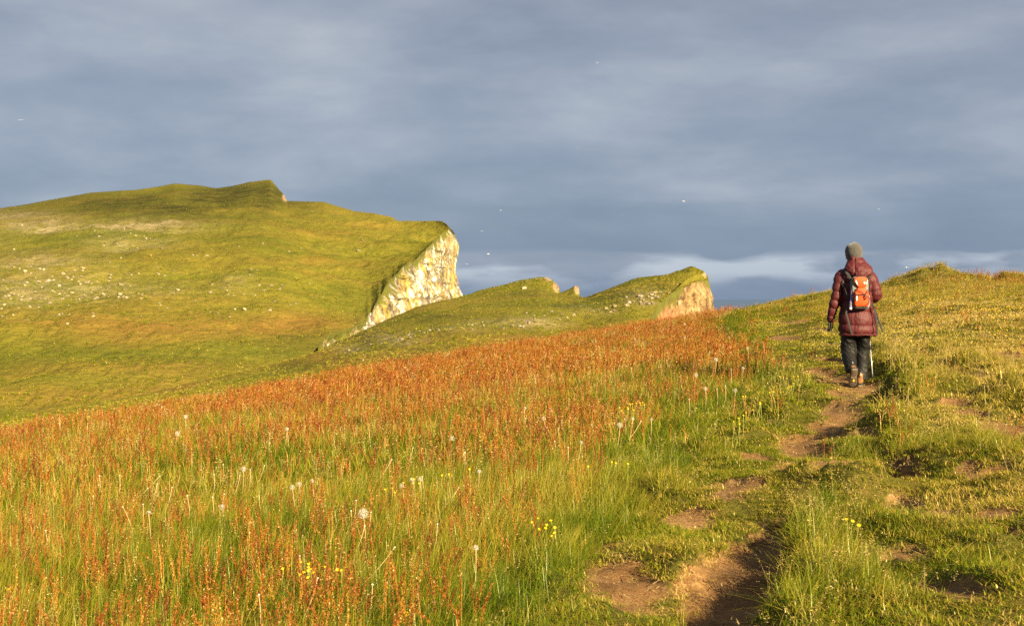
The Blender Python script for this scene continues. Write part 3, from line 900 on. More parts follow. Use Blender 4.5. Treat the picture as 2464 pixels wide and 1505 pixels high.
def seed_grass(seed, n, h0, h1, w, spread, size):
    """tall dry stems with loose panicles"""
    rnd = random.Random(seed)
    mb = MB()
    for i in range(n):
        az = WIND + math.pi * (rnd.random() < 0.25) + rnd.gauss(0, 0.8)
        a2 = rnd.uniform(-3.14, 3.14); r = spread * math.sqrt(rnd.random())
        base = Vector((r * math.cos(a2), r * math.sin(a2), -0.01))
        h = rnd.uniform(h0, h1); lean = abs(rnd.gauss(0.12, 0.15)); curl = abs(rnd.gauss(0.35, 0.2))
        blade(mb, rnd, base, h, w, az, lean, curl, rnd.uniform(0.6, 1.0), 4)
        d = Vector((math.cos(az), math.sin(az), 0))
        p = base.copy()
        for k in range(12):
            ang = lean + curl * k / 12
            p = p + (d * math.sin(ang) + Vector((0, 0, 1)) * math.cos(ang)) * (h / 12)
            if k >= 7:
                for j in range(3):
                    o = Vector((rnd.gauss(0, 1), rnd.gauss(0, 1), rnd.gauss(0.2, 0.6))).normalized()
                    q = p + o * size * rnd.uniform(0.5, 1.9) * (1.25 - (k - 7) / 6)
                    s1 = Vector((rnd.gauss(0, 1), rnd.gauss(0, 1), rnd.gauss(0, 1))).normalized() * size * 0.28
                    mb.add([q - s1, q + o * size * 0.7, q + s1, q - o * size * 0.7], [(0, 1, 2, 3)], 1.0, rnd.uniform(0.75, 1.15))
    return mb.mesh("seed_grass")


def sorrel(seed, n, h0, h1, spread, cl, size, branches, stem_w=0.0028):
    """upright sorrel: green-yellow stalks, rust-red seed whorls over the upper part"""
    rnd = random.Random(seed)
    mb = MB()
    for i in range(n):
        a2 = rnd.uniform(-3.14, 3.14); r = spread * math.sqrt(rnd.random())
        base = Vector((r * math.cos(a2), r * math.sin(a2), -0.01))
        h = rnd.uniform(h0, h1); az = WIND + rnd.gauss(0, 1.4); lean = abs(rnd.gauss(0, 0.22)); curl = abs(rnd.gauss(0.12, 0.16))
        hue = rnd.gauss(0.5, 0.22)
        blade(mb, rnd, base, h, stem_w, az, lean, curl, 0.2, 3, 0.0, 0.6)
        d = Vector((math.cos(az), math.sin(az), 0))
        def along(k, extra=0.0):
            p = base.copy(); m = 10
            for q in range(int(k * m)):
                ang = lean + curl * q / m + extra
                p = p + (d * math.sin(ang) + Vector((0, 0, 1)) * math.cos(ang)) * (h / m)
            fr = k * m - int(k * m)
            ang = lean + curl * k + extra
            return p + (d * math.sin(ang) + Vector((0, 0, 1)) * math.cos(ang)) * (h / m * fr)
        arms = [(0.42, 1.0, Vector((0, 0, 0)))]
        for b in range(branches):
            k0 = rnd.uniform(0.45, 0.65)
            o = Vector((rnd.gauss(0, 1), rnd.gauss(0, 1), 0)).normalized() * rnd.uniform(0.06, 0.17)
            arms.append((k0, min(1.0, k0 + rnd.uniform(0.25, 0.4)), o))
        for (k0, k1, o) in arms:
            m = max(3, int(cl * (k1 - k0) / 0.58))
            for j in range(m):
                k = k0 + (k1 - k0) * (j + rnd.random()) / m
                p = along(k) + o * (k - k0) * h
                for e in range(2):
                    jit = Vector((rnd.gauss(0, 1), rnd.gauss(0, 1), rnd.gauss(0, 1)))
                    q = p + jit * size * 0.55
                    ax = Vector((rnd.gauss(0, 1), rnd.gauss(0, 1), rnd.gauss(0, 0.8))).normalized() * size * rnd.uniform(0.4, 0.7)
                    ay = Vector((rnd.gauss(0, 0.6), rnd.gauss(0, 0.6), 1)).normalized() * size * rnd.uniform(0.5, 0.95)
                    mb.add([q - ax, q - ay, q + ax, q + ay], [(0, 1, 2, 3)], 1.0, min(1, max(0, hue + rnd.gauss(0, 0.16))))
    return mb.mesh("sorrel_stalks")


def template_collection(name, meshes, mat):
    c = bpy.data.collections.new(name)
    for i, me in enumerate(meshes):
        me.materials.append(mat)
        o = bpy.data.objects.new("%s_%02d" % (name, i), me)
        c.objects.link(o)
    return c


def scatter(name, label, pts, rot, scl, idx, tint, coll, kind="stuff"):
    me = bpy.data.meshes.new(name)
    me.vertices.add(len(pts))
    me.vertices.foreach_set('co', np.asarray(pts, dtype=np.float32).ravel())
    for nm, typ, fld, arr in (('rot', 'FLOAT_VECTOR', 'vector', rot), ('scl', 'FLOAT_VECTOR', 'vector', scl), ('idx', 'INT', 'value', idx), ('tint', 'FLOAT', 'value', tint)):
        a = me.attributes.new(nm, typ, 'POINT')
        a.data.foreach_set(fld, np.asarray(arr, dtype=np.int32 if typ == 'INT' else np.float32).ravel())
    o = bpy.data.objects.new(name, me)
    COL.objects.link(o)
    ng = bpy.data.node_groups.new(name + "_scatter", 'GeometryNodeTree')
    ng.interface.new_socket('Geometry', in_out='INPUT', socket_type='NodeSocketGeometry')
    ng.interface.new_socket('Geometry', in_out='OUTPUT', socket_type='NodeSocketGeometry')
    gi = ng.nodes.new('NodeGroupInput'); go = ng.nodes.new('NodeGroupOutput')
    ci = ng.nodes.new('GeometryNodeCollectionInfo')
    ci.inputs['Collection'].default_value = coll
    ci.inputs['Separate Children'].default_value = True
    ci.inputs['Reset Children'].default_value = True
    iop = ng.nodes.new('GeometryNodeInstanceOnPoints')
    iop.inputs['Pick Instance'].default_value = True
    def na(nm, dt):
        n = ng.nodes.new('GeometryNodeInputNamedAttribute')
        n.data_type = dt
        n.inputs['Name'].default_value = nm
        return n.outputs['Attribute']
    e2r = ng.nodes.new('FunctionNodeEulerToRotation')
    ng.links.new(na('rot', 'FLOAT_VECTOR'), e2r.inputs[0])
    ng.links.new(gi.outputs[0], iop.inputs['Points'])
    ng.links.new(ci.outputs[0], iop.inputs['Instance'])
    ng.links.new(na('idx', 'INT'), iop.inputs['Instance Index'])
    ng.links.new(e2r.outputs[0], iop.inputs['Rotation'])
    ng.links.new(na('scl', 'FLOAT_VECTOR'), iop.inputs['Scale'])
    ng.links.new(iop.outputs[0], go.inputs[0])
    md = o.modifiers.new("scatter", 'NODES')
    md.node_group = ng
    tag(o, label, None, None, kind)
    return o


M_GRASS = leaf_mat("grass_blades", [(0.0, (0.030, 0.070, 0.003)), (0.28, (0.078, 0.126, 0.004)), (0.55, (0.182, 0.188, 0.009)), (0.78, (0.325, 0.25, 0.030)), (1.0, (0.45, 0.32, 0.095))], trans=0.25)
M_DRY = leaf_mat("dry_seed_grass", [(0.0, (0.16, 0.15, 0.022)), (0.5, (0.34, 0.26, 0.08)), (1.0, (0.48, 0.36, 0.16))], trans=0.22)
M_SORREL = leaf_mat("sorrel", [(0.0, (0.30, 0.225, 0.030)), (0.22, (0.35, 0.158, 0.023)), (0.45, (0.325, 0.096, 0.018)), (0.7, (0.23, 0.044, 0.013)), (1.0, (0.09, 0.016, 0.010))], trans=0.22, t_gain=0.30, c_gain=1.0)

RG = np.random.default_rng(5)


def sample(y0, y1, dens, half=0.46, extra=1.6):
    """points spread evenly over the slope between two distances"""
    wmax = 2 * (half * y1 + extra)
    n = int(wmax * (y1 - y0) * dens)
    x = RG.uniform(-wmax / 2, wmax / 2, n); y = RG.uniform(y0, y1, n)
    k = np.abs(x) < half * y + extra
    k &= y < crest_dist(x, y) + 9
    return x[k], y[k]


BANDS = [  # y0, y1, blade width, density factor, level
    (4.0, 10.5, 1.0, 1.0, 0), (10.5, 20.0, 1.7, 0.5, 1), (20.0, 62.0, 3.0, 0.22, 2)]


def fields(x, y):
    md = meadow(x, y)
    dirt = np.maximum(spots_mask(PATH_W, x, y, 91), spots_mask(BARE_W, x, y, 92))
    _, g = mound_fields(x, y)
    return md, dirt, g


def rotscale(n, sx, sz):
    rot = np.stack([RG.normal(0, 0.06, n), RG.normal(0, 0.06, n), RG.uniform(-0.45, 0.45, n)], 1)
    scl = np.stack([sx, sx, sz], 1)
    return rot, scl


def build_grass():
    # --- templates, three levels of size
    long_c, short_c = [], []
    for (y0, y1, wf, df, lv) in BANDS:
        nb = (19, 14, 10)[lv]
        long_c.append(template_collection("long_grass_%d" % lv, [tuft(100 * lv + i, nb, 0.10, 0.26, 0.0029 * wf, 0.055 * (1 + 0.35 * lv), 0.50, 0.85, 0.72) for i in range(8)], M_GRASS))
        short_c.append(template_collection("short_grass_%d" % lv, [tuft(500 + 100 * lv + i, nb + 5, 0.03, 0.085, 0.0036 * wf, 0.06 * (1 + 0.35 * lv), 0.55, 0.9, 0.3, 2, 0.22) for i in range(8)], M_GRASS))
    P_, R_, S_, I_, T_ = [], [], [], [], []
    Q_ = [[], [], [], [], []]
    long_pts = {0: [], 1: [], 2: []}; short_pts = {0: [], 1: [], 2: []}
    for (y0, y1, wf, df, lv) in BANDS:
        # long grass: meadow everywhere, tussocks on the turf
        x, y = sample(y0, y1, 330 * df * (1.0, 1.15, 0.9)[lv])
        md, dirt, g = fields(x, y)
        rough_ = 0.5 + 0.5 * fbm(x * 0.55, y * 0.55, 301, 3)
        right = sstep(2.0, 4.5, x - 0.10 * y) * sstep(26, 34, y)
        hfac = np.maximum(md * (0.75 + 0.4 * rough_), np.maximum(g * 0.9, right * (0.45 + 0.35 * rough_)))
        fringe = np.exp(-((md - 0.5) / 0.3) ** 2)
        hfac = np.maximum(hfac, fringe * 0.75)
        tr = trail_near(x, y)
        # trampled short in front of bare ground
        bare_b = np.maximum(spots_mask(BARE_W, x, y + 0.06 * y, 92), spots_mask(PATH_W, x, y + 0.06 * y, 91))
        hfac = hfac * (1 - tr) * (1 - 0.75 * sstep(0.2, 0.6, bare_b) * (md < 0.6) * (g < 0.35))
        keep = (hfac > 0.25) & (dirt < 0.28 + 0.25 * RG.random(len(x))) & (RG.random(len(x)) < 0.25 + hfac)
        x, y, hf, m_, gg, fr = x[keep], y[keep], hfac[keep], md[keep], g[keep], fringe[keep]
        n = len(x)
        sz = np.clip(hf, 0.3, 1.15) * RG.uniform(0.75, 1.2, n)
        rot, scl = rotscale(n, RG.uniform(0.85, 1.2, n), sz)
        tint = 0.46 + 0.30 * fbm(x * 0.7, y * 0.7, 311, 3) + RG.normal(0, 0.07, n) + 0.05 * (1 - m_) + 0.21 * sstep(1.0, 2.8, x - 0.13 * y) - 0.15 * fr * (x < 0.2 * y + 1.4)
        # lush green left of the walker
        tint -= 0.18 * np.exp(-(((x - 3.3) / 1.0) ** 2 + ((y - 15.5) / 2.5) ** 2))
        long_pts[lv] = (np.stack([x, y, ground_z(x, y)], 1), rot, scl, RG.integers(0, 8, n), tint)
        # short cropped turf
        x, y = sample(y0, y1, 720 * df * (1.0, 1.2, 1.0)[lv])
        md, dirt, g = fields(x, y)
        edge = dirt + 0.25 * fbm(x * 9, y * 9, 321, 2)
        keep = ((md < 0.75) | (trail_near(x, y) > 0.25)) & (RG.random(len(x)) > sstep(0.22, 0.92, edge) * 0.985)
        x, y, dirt, g, md = x[keep], y[keep], dirt[keep], g[keep], md[keep]
        n = len(x)
        rg = 0.5 + 0.5 * fbm(x * 0.8, y * 0.8, 331, 3)
        sz = (0.42 + 0.5 * rg) * (1 - 0.68 * sstep(0.1, 0.6, dirt)) * RG.uniform(0.7, 1.3, n)
        bare_b = np.maximum(spots_mask(BARE_W, x, y + 0.05 * y, 92), spots_mask(PATH_W, x, y + 0.05 * y, 91))
        sz = 0.72 * sz * (1 - 0.42 * np.maximum(trail_near(x, y), sstep(0.2, 0.6, bare_b)))
        rot, scl = rotscale(n, RG.uniform(0.8, 1.25, n), sz)
        rot[:, 2] = RG.uniform(-3.14, 3.14, n)
        rightdry = sstep(0.5, 3.0, x - 0.20 * y + 0.3)
        tint = 0.53 + 0.30 * fbm(x * 1.1, y * 1.1, 341, 3) + 0.13 * RG.normal(0, 1, n) + 0.30 * sstep(0.05, 0.4, dirt) + 0.29 * rightdry
        short_pts[lv] = (np.stack([x, y, ground_z(x, y)], 1), rot, scl, RG.integers(0, 8, n), tint)
    for lv in range(3):
        nm = ("near", "middle", "far")[lv]
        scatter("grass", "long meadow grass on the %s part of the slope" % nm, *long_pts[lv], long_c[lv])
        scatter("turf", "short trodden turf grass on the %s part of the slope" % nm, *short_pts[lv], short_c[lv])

    # --- straw trodden into the bare earth
    coll = template_collection("straw", [tuft(1700 + i, 9, 0.03, 0.10, 0.0042, 0.12, 1.5, 0.15, 0.2, 2, 1.0) for i in range(6)], M_DRY)
    x, y = sample(4.5, 24.0, 120)
    md, dirt, g = fields(x, y)
    keep = (dirt > 0.12) & (RG.random(len(x)) < 0.75 - 0.45 * dirt)
    x, y = x[keep], y[keep]; n = len(x)
    rot, scl = rotscale(n, RG.uniform(0.7, 1.4, n), RG.uniform(0.10, 0.35, n))
    rot[:, 2] = RG.uniform(-3.14, 3.14, n)
    scatter("straw", "flattened dry straw trodden into the bare earth", np.stack([x, y, ground_z(x, y) + 0.008], 1), rot, scl, RG.integers(0, 6, n), RG.uniform(0.2, 0.75, n), coll)

    # --- sorrel
    for (y0, y1, wf, df, lv) in BANDS:
        size = (0.0042, 0.0058, 0.0095)[lv]
        coll = template_collection("sorrel_%d" % lv, [sorrel(900 + 50 * lv + i, (3, 3, 4)[lv], 0.12, 0.31, (0.05, 0.09, 0.14)[lv], (30, 20, 11)[lv], size, (2, 2, 1)[lv], 0.0028 * wf) for i in range(10)], M_SORREL)
        x, y = sample(y0, y1, (48, 44, 44)[lv])
        md, dirt, g = fields(x, y)
        pat = 0.5 + 0.5 * fbm(x * 0.55, y * 0.45, 401, 3, 0.6) + 0.18 * fbm(x * 2.4, y * 2.4, 411, 2)
        # rows of sorrel on the far right brow and the strip behind it
        brow = sstep(0.27, 0.34, x / y) * sstep(36, 41, y) * 0.18
        dens = np.where(md > 0.5, sstep(0.5, 0.95, md) * np.clip(sstep(0.34, 0.70, pat) * 0.75 + 0.22 + 0.20 * sstep(10, 19, y), 0, 1), brow * sstep(0.3, 0.7, pat))
        loose = 0.012 * (md < 0.5) * (y > 8)
        keep = RG.random(len(x)) < np.maximum(dens, loose) * (dirt < 0.3)
        x, y = x[keep], y[keep]
        n = len(x)
        rot, scl = rotscale(n, RG.uniform(0.8, 1.2, n), RG.uniform(0.7, 1.25, n) * (0.85 + 0.3 * pat[keep]))
        tint = 0.38 + 0.06 * sstep(10, 18, y) + 0.22 * fbm(x * 1.1, y * 0.9, 421, 3) + RG.normal(0, 0.17, n)
        scatter("sorrel", "rust red sorrel in seed on the %s part of the meadow" % ("near", "middle", "far")[lv],
                np.stack([x, y, ground_z(x, y)], 1), rot, scl, RG.integers(0, 10, n), tint, coll)

    # --- dry grass in seed: banks, ridge, meadow
    for (y0, y1, wf, df, lv) in BANDS:
        coll = template_collection("seed_grass_%d" % lv, [seed_grass(1300 + 40 * lv + i, (4, 4, 5)[lv], 0.16, 0.33, 0.0019 * wf, 0.06 + 0.04 * lv, (0.0075, 0.010, 0.016)[lv]) for i in range(6)], M_DRY)
        x, y = sample(y0, y1, (45, 30, 16)[lv])
        md, dirt, g = fields(x, y)
        right = sstep(0.0, 1.2, x - 0.20 * y - 0.1)
        w = (0.16 * md + np.where(md < 0.5, g * 0.75, 0) + right * 0.20) * (1 - trail_near(x, y))
        keep = (RG.random(len(x)) < w) & (dirt < 0.3)
        x, y, g, md = x[keep], y[keep], g[keep], md[keep]
        n = len(x)
        rot, scl = rotscale(n, RG.uniform(0.8, 1.2, n), np.clip(0.40 + 0.55 * np.maximum(g, md * 0.9), 0.4, 1.0) * RG.uniform(0.8, 1.15, n))
        scatter("seed_grass", "dry straw coloured grass in seed on the %s part of the slope" % ("near", "middle", "far")[lv],
                np.stack([x, y, ground_z(x, y)], 1), rot, scl, RG.integers(0, 6, n), RG.uniform(0.1, 0.6, n), coll)


build_grass()
# ------------------------------------------------------------------ the walker
def eval_mesh(o):
    dg = bpy.context.evaluated_depsgraph_get()
    me = bpy.data.meshes.new_from_object(o.evaluated_get(dg))
    return me


def loft_into(V, F, rings, n=20, cap=True):
    """rings: (centre, vector to the side, vector to the front), closed tube with capped ends"""
    b = len(V)
    for (c, ax, ay) in rings:
        c = Vector(c); ax = Vector(ax); ay = Vector(ay)
        for k in range(n):
            t = 2 * math.pi * k / n
            V.append(tuple(c + ax * math.cos(t) + ay * math.sin(t)))
    for i in range(len(rings) - 1):
        for k in range(n):
            k2 = (k + 1) % n
            F.append((b + i * n + k, b + i * n + k2, b + (i + 1) * n + k2, b + (i + 1) * n + k))
    if cap:
        F.append(tuple(b + k for k in reversed(range(n))))
        F.append(tuple(b + (len(rings) - 1) * n + k for k in range(n)))


def flat_rings(tab):
    """(z, cx, cy, rx, ry) rows"""
    return [((cx, cy, z), (rx, 0, 0), (0, ry, 0)) for (z, cx, cy, rx, ry) in tab]


def limb_rings(pts):
    """(point, radius) rows, rings square to the limb"""
    out = []
    for i, (p, r) in enumerate(pts):
        a = Vector(pts[max(0, i - 1)][0]); b = Vector(pts[min(len(pts) - 1, i + 1)][0])
        d = (b - a).normalized()
        s = d.cross(Vector((0, 1, 0)))
        if s.length < 0.2:
            s = d.cross(Vector((1, 0, 0)))
        s.normalize()
        q = s.cross(d).normalized()
        rx, ry = r if isinstance(r, tuple) else (r, r)
        out.append((p, s * rx, q * ry))
    return out


def smooth_limb(pts, m=4):
    """rounder joints: Catmull-Rom through the given (point, radius) rows"""
    P_ = [Vector(p) for p, _ in pts]; Rr = [r if isinstance(r, tuple) else (r, r) for _, r in pts]
    out = []
    for i in range(len(P_) - 1):
        p0 = P_[max(0, i - 1)]; p1 = P_[i]; p2 = P_[i + 1]; p3 = P_[min(len(P_) - 1, i + 2)]
        for k in range(m):
            t = k / m
            q = 0.5 * ((2 * p1) + (p2 - p0) * t + (2 * p0 - 5 * p1 + 4 * p2 - p3) * t * t + (3 * p1 - p0 - 3 * p2 + p3) * t ** 3)
            out.append((q, tuple(Rr[i][j] + (Rr[i + 1][j] - Rr[i][j]) * t for j in (0, 1))))
    out.append((P_[-1], Rr[-1]))
    return out


def fused(V, F, voxel, smooth_it=3):
    me = bpy.data.meshes.new("tmp")
    me.from_pydata(V, [], F)
    o = bpy.data.objects.new("tmp", me)
    COL.objects.link(o)
    r = o.modifiers.new("r", 'REMESH'); r.mode = 'VOXEL'; r.voxel_size = voxel; r.use_smooth_shade = True
    s = o.modifiers.new("s", 'SMOOTH'); s.iterations = smooth_it; s.factor = 0.5
    res = eval_mesh(o)
    bpy.data.objects.remove(o)
    return res


def coords(me):
    a = np.zeros(len(me.vertices) * 3, dtype=np.float32); me.vertices.foreach_get('co', a)
    n = np.zeros(len(me.vertices) * 3, dtype=np.float32); me.vertices.foreach_get('normal', n)
    return a.reshape(-1, 3).astype(float), n.reshape(-1, 3).astype(float)


def set_coords(me, a):
    me.vertices.foreach_set('co', a.astype(np.float32).ravel())
    me.update()
    me.polygons.foreach_set('use_smooth', np.ones(len(me.polygons), dtype=bool))


def seg_dist(p, pts):
    """distance to a polyline and the length along it"""
    best = np.full(len(p), 1e9); al = np.zeros(len(p)); acc = 0.0
    for a, b in zip(pts[:-1], pts[1:]):
        a = np.array(a); b = np.array(b); d = b - a; L_ = np.linalg.norm(d)
        t = np.clip(((p - a) @ d) / (L_ * L_), 0, 1)
        ds = np.linalg.norm(p - (a + t[:, None] * d), axis=1)
        m = ds < best
        best[m] = ds[m]; al[m] = (acc + t * L_)[m]
        acc += L_
    return best, al


def puff(coord, lines):
    """0 in the stitched seams, 1 in the middle of each down chamber"""
    lines = np.array(lines)
    i = np.clip(np.searchsorted(lines, coord) - 1, 0, len(lines) - 2)
    f = np.clip((coord - lines[i]) / (lines[i + 1] - lines[i]), 0, 1)
    return np.sin(math.pi * f) ** 0.55, np.minimum(f, 1 - f) * (lines[i + 1] - lines[i])


def tube_mesh(name, pts, r, n=8, flat=None):
    """round cord or (flat=(w, t)) webbing along points"""
    V, F = [], []
    rows = limb_rings([(Vector(p), (flat if flat else r)) for p in pts])
    loft_into(V, F, rows, n)
    me = bpy.data.meshes.new(name)
    me.from_pydata(V, [], F); me.update()
    me.polygons.foreach_set('use_smooth', np.ones(len(me.polygons), dtype=bool))
    return me


def cloth_mat(name, col, rough, spec, bump, bscale, sheen=0.0, fine=0.4):
    m, nt, out = new_mat(name)
    L = nt.links.new
    p = N(nt, 'ShaderNodeBsdfPrincipled')
    p.inputs['Roughness'].default_value = rough
    p.inputs['Specular IOR Level'].default_value = spec
    p.inputs['Sheen Weight'].default_value = sheen
    tc = N(nt, 'ShaderNodeTexCoord')
    mp = N(nt, 'ShaderNodeMapping'); mp.inputs['Scale'].default_value = (1.6, 1.6, 0.8)
    L(tc.outputs['Object'], mp.inputs[0])
    a = N(nt, 'ShaderNodeTexNoise', inp={'Scale': bscale, 'Detail': 3.0, 'Roughness': 0.5, 'Distortion': 1.4})
    b = N(nt, 'ShaderNodeTexNoise', inp={'Scale': bscale * 3.5, 'Detail': 3.0, 'Roughness': 0.5, 'Distortion': 0.8})
    L(mp.outputs[0], a.inputs[0]); L(mp.outputs[0], b.inputs[0])
    h = math_node(nt, 'ADD', a.outputs[0], math_node(nt, 'MULTIPLY', b.outputs[0], fine))
    bp = N(nt, 'ShaderNodeBump', inp={'Strength': bump, 'Distance': 0.012})
    L(h, bp.inputs['Height']); L(bp.outputs[0], p.inputs['Normal'])
    col_o = ramp(nt, a.outputs[0], [(0.3, tuple(c * 0.8 for c in col)), (0.7, tuple(c * 1.15 for c in col))])
    L(col_o, p.inputs[0])
    L(p.outputs[0], out.inputs[0])
    return m


M_SKIN = simple_mat("skin", (0.55, 0.32, 0.22), 0.55, 0.4, 0.06, 20)
M_JACKET = cloth_mat("burgundy_nylon", (0.066, 0.0088, 0.0115), 0.58, 0.30, 0.6, 16.0, 0.0)
M_TROUSER = cloth_mat("black_shell_fabric", (0.008, 0.0076, 0.0076), 0.58, 0.24, 0.8, 11.0, 0.0, 0.3)
M_BEANIE = simple_mat("grey_knit", (0.064, 0.060, 0.058), 0.95, 0.1, 0.2, 60, 0.6, 260, 0, 0.3)
M_GLOVE = simple_mat("black_glove", (0.03, 0.026, 0.025), 0.6, 0.4, 0.2, 40, 0.4, 120)
M_BOOT = simple_mat("brown_suede", (0.19, 0.095, 0.035), 0.9, 0.15, 0.3, 50, 0.5, 160)
M_SOLE = simple_mat("grey_brown_rubber", (0.16, 0.125, 0.085), 0.85, 0.2, 0.3, 60, 0.4, 150)
M_TREAD = simple_mat("dark_tread", (0.075, 0.055, 0.04), 0.85, 0.2, 0.3, 60)
M_BLACK = simple_mat("black_webbing", (0.018, 0.018, 0.018), 0.7, 0.3, 0.2, 60)
M_ORANGE = simple_mat("orange_pack_cloth", (0.55, 0.055, 0.006), 0.6, 0.3, 0.12, 30, 0.35, 60)
M_GREY = simple_mat("grey_pack_cloth", (0.155, 0.155, 0.15), 0.7, 0.3, 0.15, 40, 0.35, 80)
M_WHITE = simple_mat("reflective_white", (0.55, 0.55, 0.53), 0.4, 0.5, 0.03, 20)
M_YELLOW = simple_mat("yellow_rubber_badge", (0.85, 0.55, 0.02), 0.5, 0.4, 0.05, 20)
M_PURPLE = simple_mat("purple_bottle_plastic", (0.25, 0.17, 0.42), 0.2, 0.6, 0.05, 20)
M_ALU = simple_mat("pale_aluminium", (0.72, 0.74, 0.76), 0.3, 0.6, 0.03, 20, metal=0.6)
M_HAIR = simple_mat("brown_hair", (0.06, 0.035, 0.02), 0.6, 0.3, 0.3, 90)

PX, PY = PERSON[0] + 0.06, PERSON[1]
PZ = float(ground_z(np.array([PX]), np.array([PY]))[0]) + 0.012


def build_person():
    # --- body: one continuous figure, walking away, left foot pushing off behind
    J = {}
    vs, es, rs = [], [], []
    def jv(name, p, r, parent=None):
        J[name] = len(vs); vs.append(p); rs.append(r)
        if parent: es.append((J[parent], J[name]))
    jv('pelvis', (0.01, 0.0, 0.90), (0.13, 0.10))
    jv('waist', (0.01, 0.01, 1.05), (0.115, 0.085), 'pelvis')
    jv('chest', (0.005, 0.01, 1.23), (0.135, 0.095), 'waist')
    jv('collar', (0.0, 0.0, 1.37), (0.085, 0.07), 'chest')
    jv('neck', (-0.012, 0.01, 1.455), (0.052, 0.052), 'collar')
    jv('jaw', (-0.02, 0.03, 1.525), (0.062, 0.075), 'neck')
    jv('head', (-0.023, 0.015, 1.605), (0.078, 0.092), 'jaw')
    jv('crown', (-0.023, 0.01, 1.675), (0.058, 0.068), 'head')
    jv('nose', (-0.023, 0.118, 1.575), (0.014, 0.014), 'head')
    jv('ear_l', (-0.104, 0.005, 1.578), (0.014, 0.02), 'head'); jv('ear_r', (0.058, 0.005, 1.578), (0.014, 0.02), 'head')
    LARM = [(-0.165, 0.0, 1.335), (-0.228, -0.02, 1.11), (-0.290, 0.045, 0.835)]
    RARM = [(0.165, 0.0, 1.325), (0.236, -0.05, 1.085), (0.215, 0.19, 1.045)]
    jv('sh_l', LARM[0], (0.056, 0.056), 'collar'); jv('el_l', LARM[1], (0.042, 0.042), 'sh_l'); jv('wr_l', LARM[2], (0.028, 0.028), 'el_l'); jv('ha_l', (-0.295, 0.06, 0.755), (0.034, 0.02), 'wr_l')
    jv('sh_r', RARM[0], (0.056, 0.056), 'collar'); jv('el_r', RARM[1], (0.042, 0.042), 'sh_r'); jv('wr_r', RARM[2], (0.028, 0.028), 'el_r'); jv('ha_r', (0.205, 0.265, 1.055), (0.034, 0.02), 'wr_r')
    LLEG = [(-0.085, 0.0, 0.86), (-0.088, 0.03, 0.48), (-0.082, -0.15, 0.21)]
    RLEG = [(0.095, 0.0, 0.86), (0.085, 0.075, 0.47), (0.055, 0.04, 0.11)]
    jv('hip_l', LLEG[0], (0.085, 0.085), 'pelvis'); jv('kn_l', LLEG[1], (0.056, 0.056), 'hip_l'); jv('an_l', LLEG[2], (0.037, 0.037), 'kn_l'); jv('toe_l', (-0.08, -0.095, 0.07), (0.022, 0.02), 'an_l')
    jv('hip_r', RLEG[0], (0.085, 0.085), 'pelvis'); jv('kn_r', RLEG[1], (0.056, 0.056), 'hip_r'); jv('an_r', RLEG[2], (0.037, 0.037), 'kn_r'); jv('toe_r', (0.05, 0.19, 0.045), (0.034, 0.026), 'an_r')
    me = bpy.data.meshes.new("person")
    me.from_pydata(vs, es, [])
    o = bpy.data.objects.new("tmp", me); COL.objects.link(o)
    sk = o.modifiers.new("skin", 'SKIN'); sk.use_smooth_shade = True
    for i, r in enumerate(rs):
        me.skin_vertices[0].data[i].radius = r
        me.skin_vertices[0].data[i].use_root = (i == 0)
    sb = o.modifiers.new("sub", 'SUBSURF'); sb.levels = 2; sb.render_levels = 2
    bme = eval_mesh(o)
    bpy.data.objects.remove(o)
    bme.name = "person"
    body = obj("person", bme, M_SKIN, None, (PX, PY, PZ))
    tag(body, "walker seen from behind in burgundy down coat, black trousers and grey beanie", "person")
    # face (turned away): eyes and mouth
    for sx in (-0.033, 0.033):
        m = bpy.data.meshes.new("eye"); b = bmesh.new(); bmesh.ops.create_uvsphere(b, u_segments=10, v_segments=8, radius=0.012); b.to_mesh(m); b.free()
        e = obj("eye", m, M_WHITE, body, (-0.023 + sx, 0.094, 1.60))
    m = tube_mesh("mouth", [(-0.045, 0.098, 1.535), (-0.023, 0.105, 1.532), (0.0, 0.098, 1.535)], 0.006, 6)
    obj("mouth", m, simple_mat("lips", (0.45, 0.16, 0.13), 0.5), body)

    # --- down coat
    V, F = [], []
    loft_into(V, F, flat_rings([(0.612, 0.027, 0.0, 0.222, 0.165), (0.66, 0.027, 0.0, 0.226, 0.170), (0.74, 0.020, 0.0, 0.226, 0.172), (0.82, 0.012, 0.0, 0.216, 0.168), (0.93, 0.010, 0.0, 0.198, 0.152), (1.05, 0.008, 0.0, 0.184, 0.140),
                                (1.18, 0.004, 0.0, 0.190, 0.140), (1.28, 0.0, -0.005, 0.198, 0.140), (1.345, -0.004, -0.005, 0.188, 0.128), (1.40, -0.006, 0.0, 0.145, 0.110), (1.445, -0.008, 0.005, 0.098, 0.092), (1.50, -0.010, 0.01, 0.082, 0.085), (1.545, -0.012, 0.02, 0.080, 0.085)]), 28)
    LS = [((-0.135, 0.0, 1.335), 0.075), ((-0.180, -0.005, 1.30), 0.078), ((-0.212, -0.012, 1.20), 0.068), ((-0.232, -0.015, 1.10), 0.064), ((-0.258, 0.0, 0.98), 0.060), ((-0.280, 0.028, 0.87), 0.050), ((-0.288, 0.042, 0.812), 0.046)]
    RS = [((0.125, 0.0, 1.325), 0.075), ((0.168, -0.005, 1.295), 0.080), ((0.205, -0.02, 1.20), 0.072), ((0.230, -0.04, 1.11), 0.070), ((0.228, 0.01, 1.062), 0.066), ((0.220, 0.09, 1.045), 0.058), ((0.212, 0.17, 1.042), 0.050), ((0.208, 0.21, 1.045), 0.046)]
    loft_into(V, F, limb_rings(smooth_limb(LS)), 18)
    loft_into(V, F, limb_rings(smooth_limb(RS)), 18)
    cm = fused(V, F, 0.0085, 4)
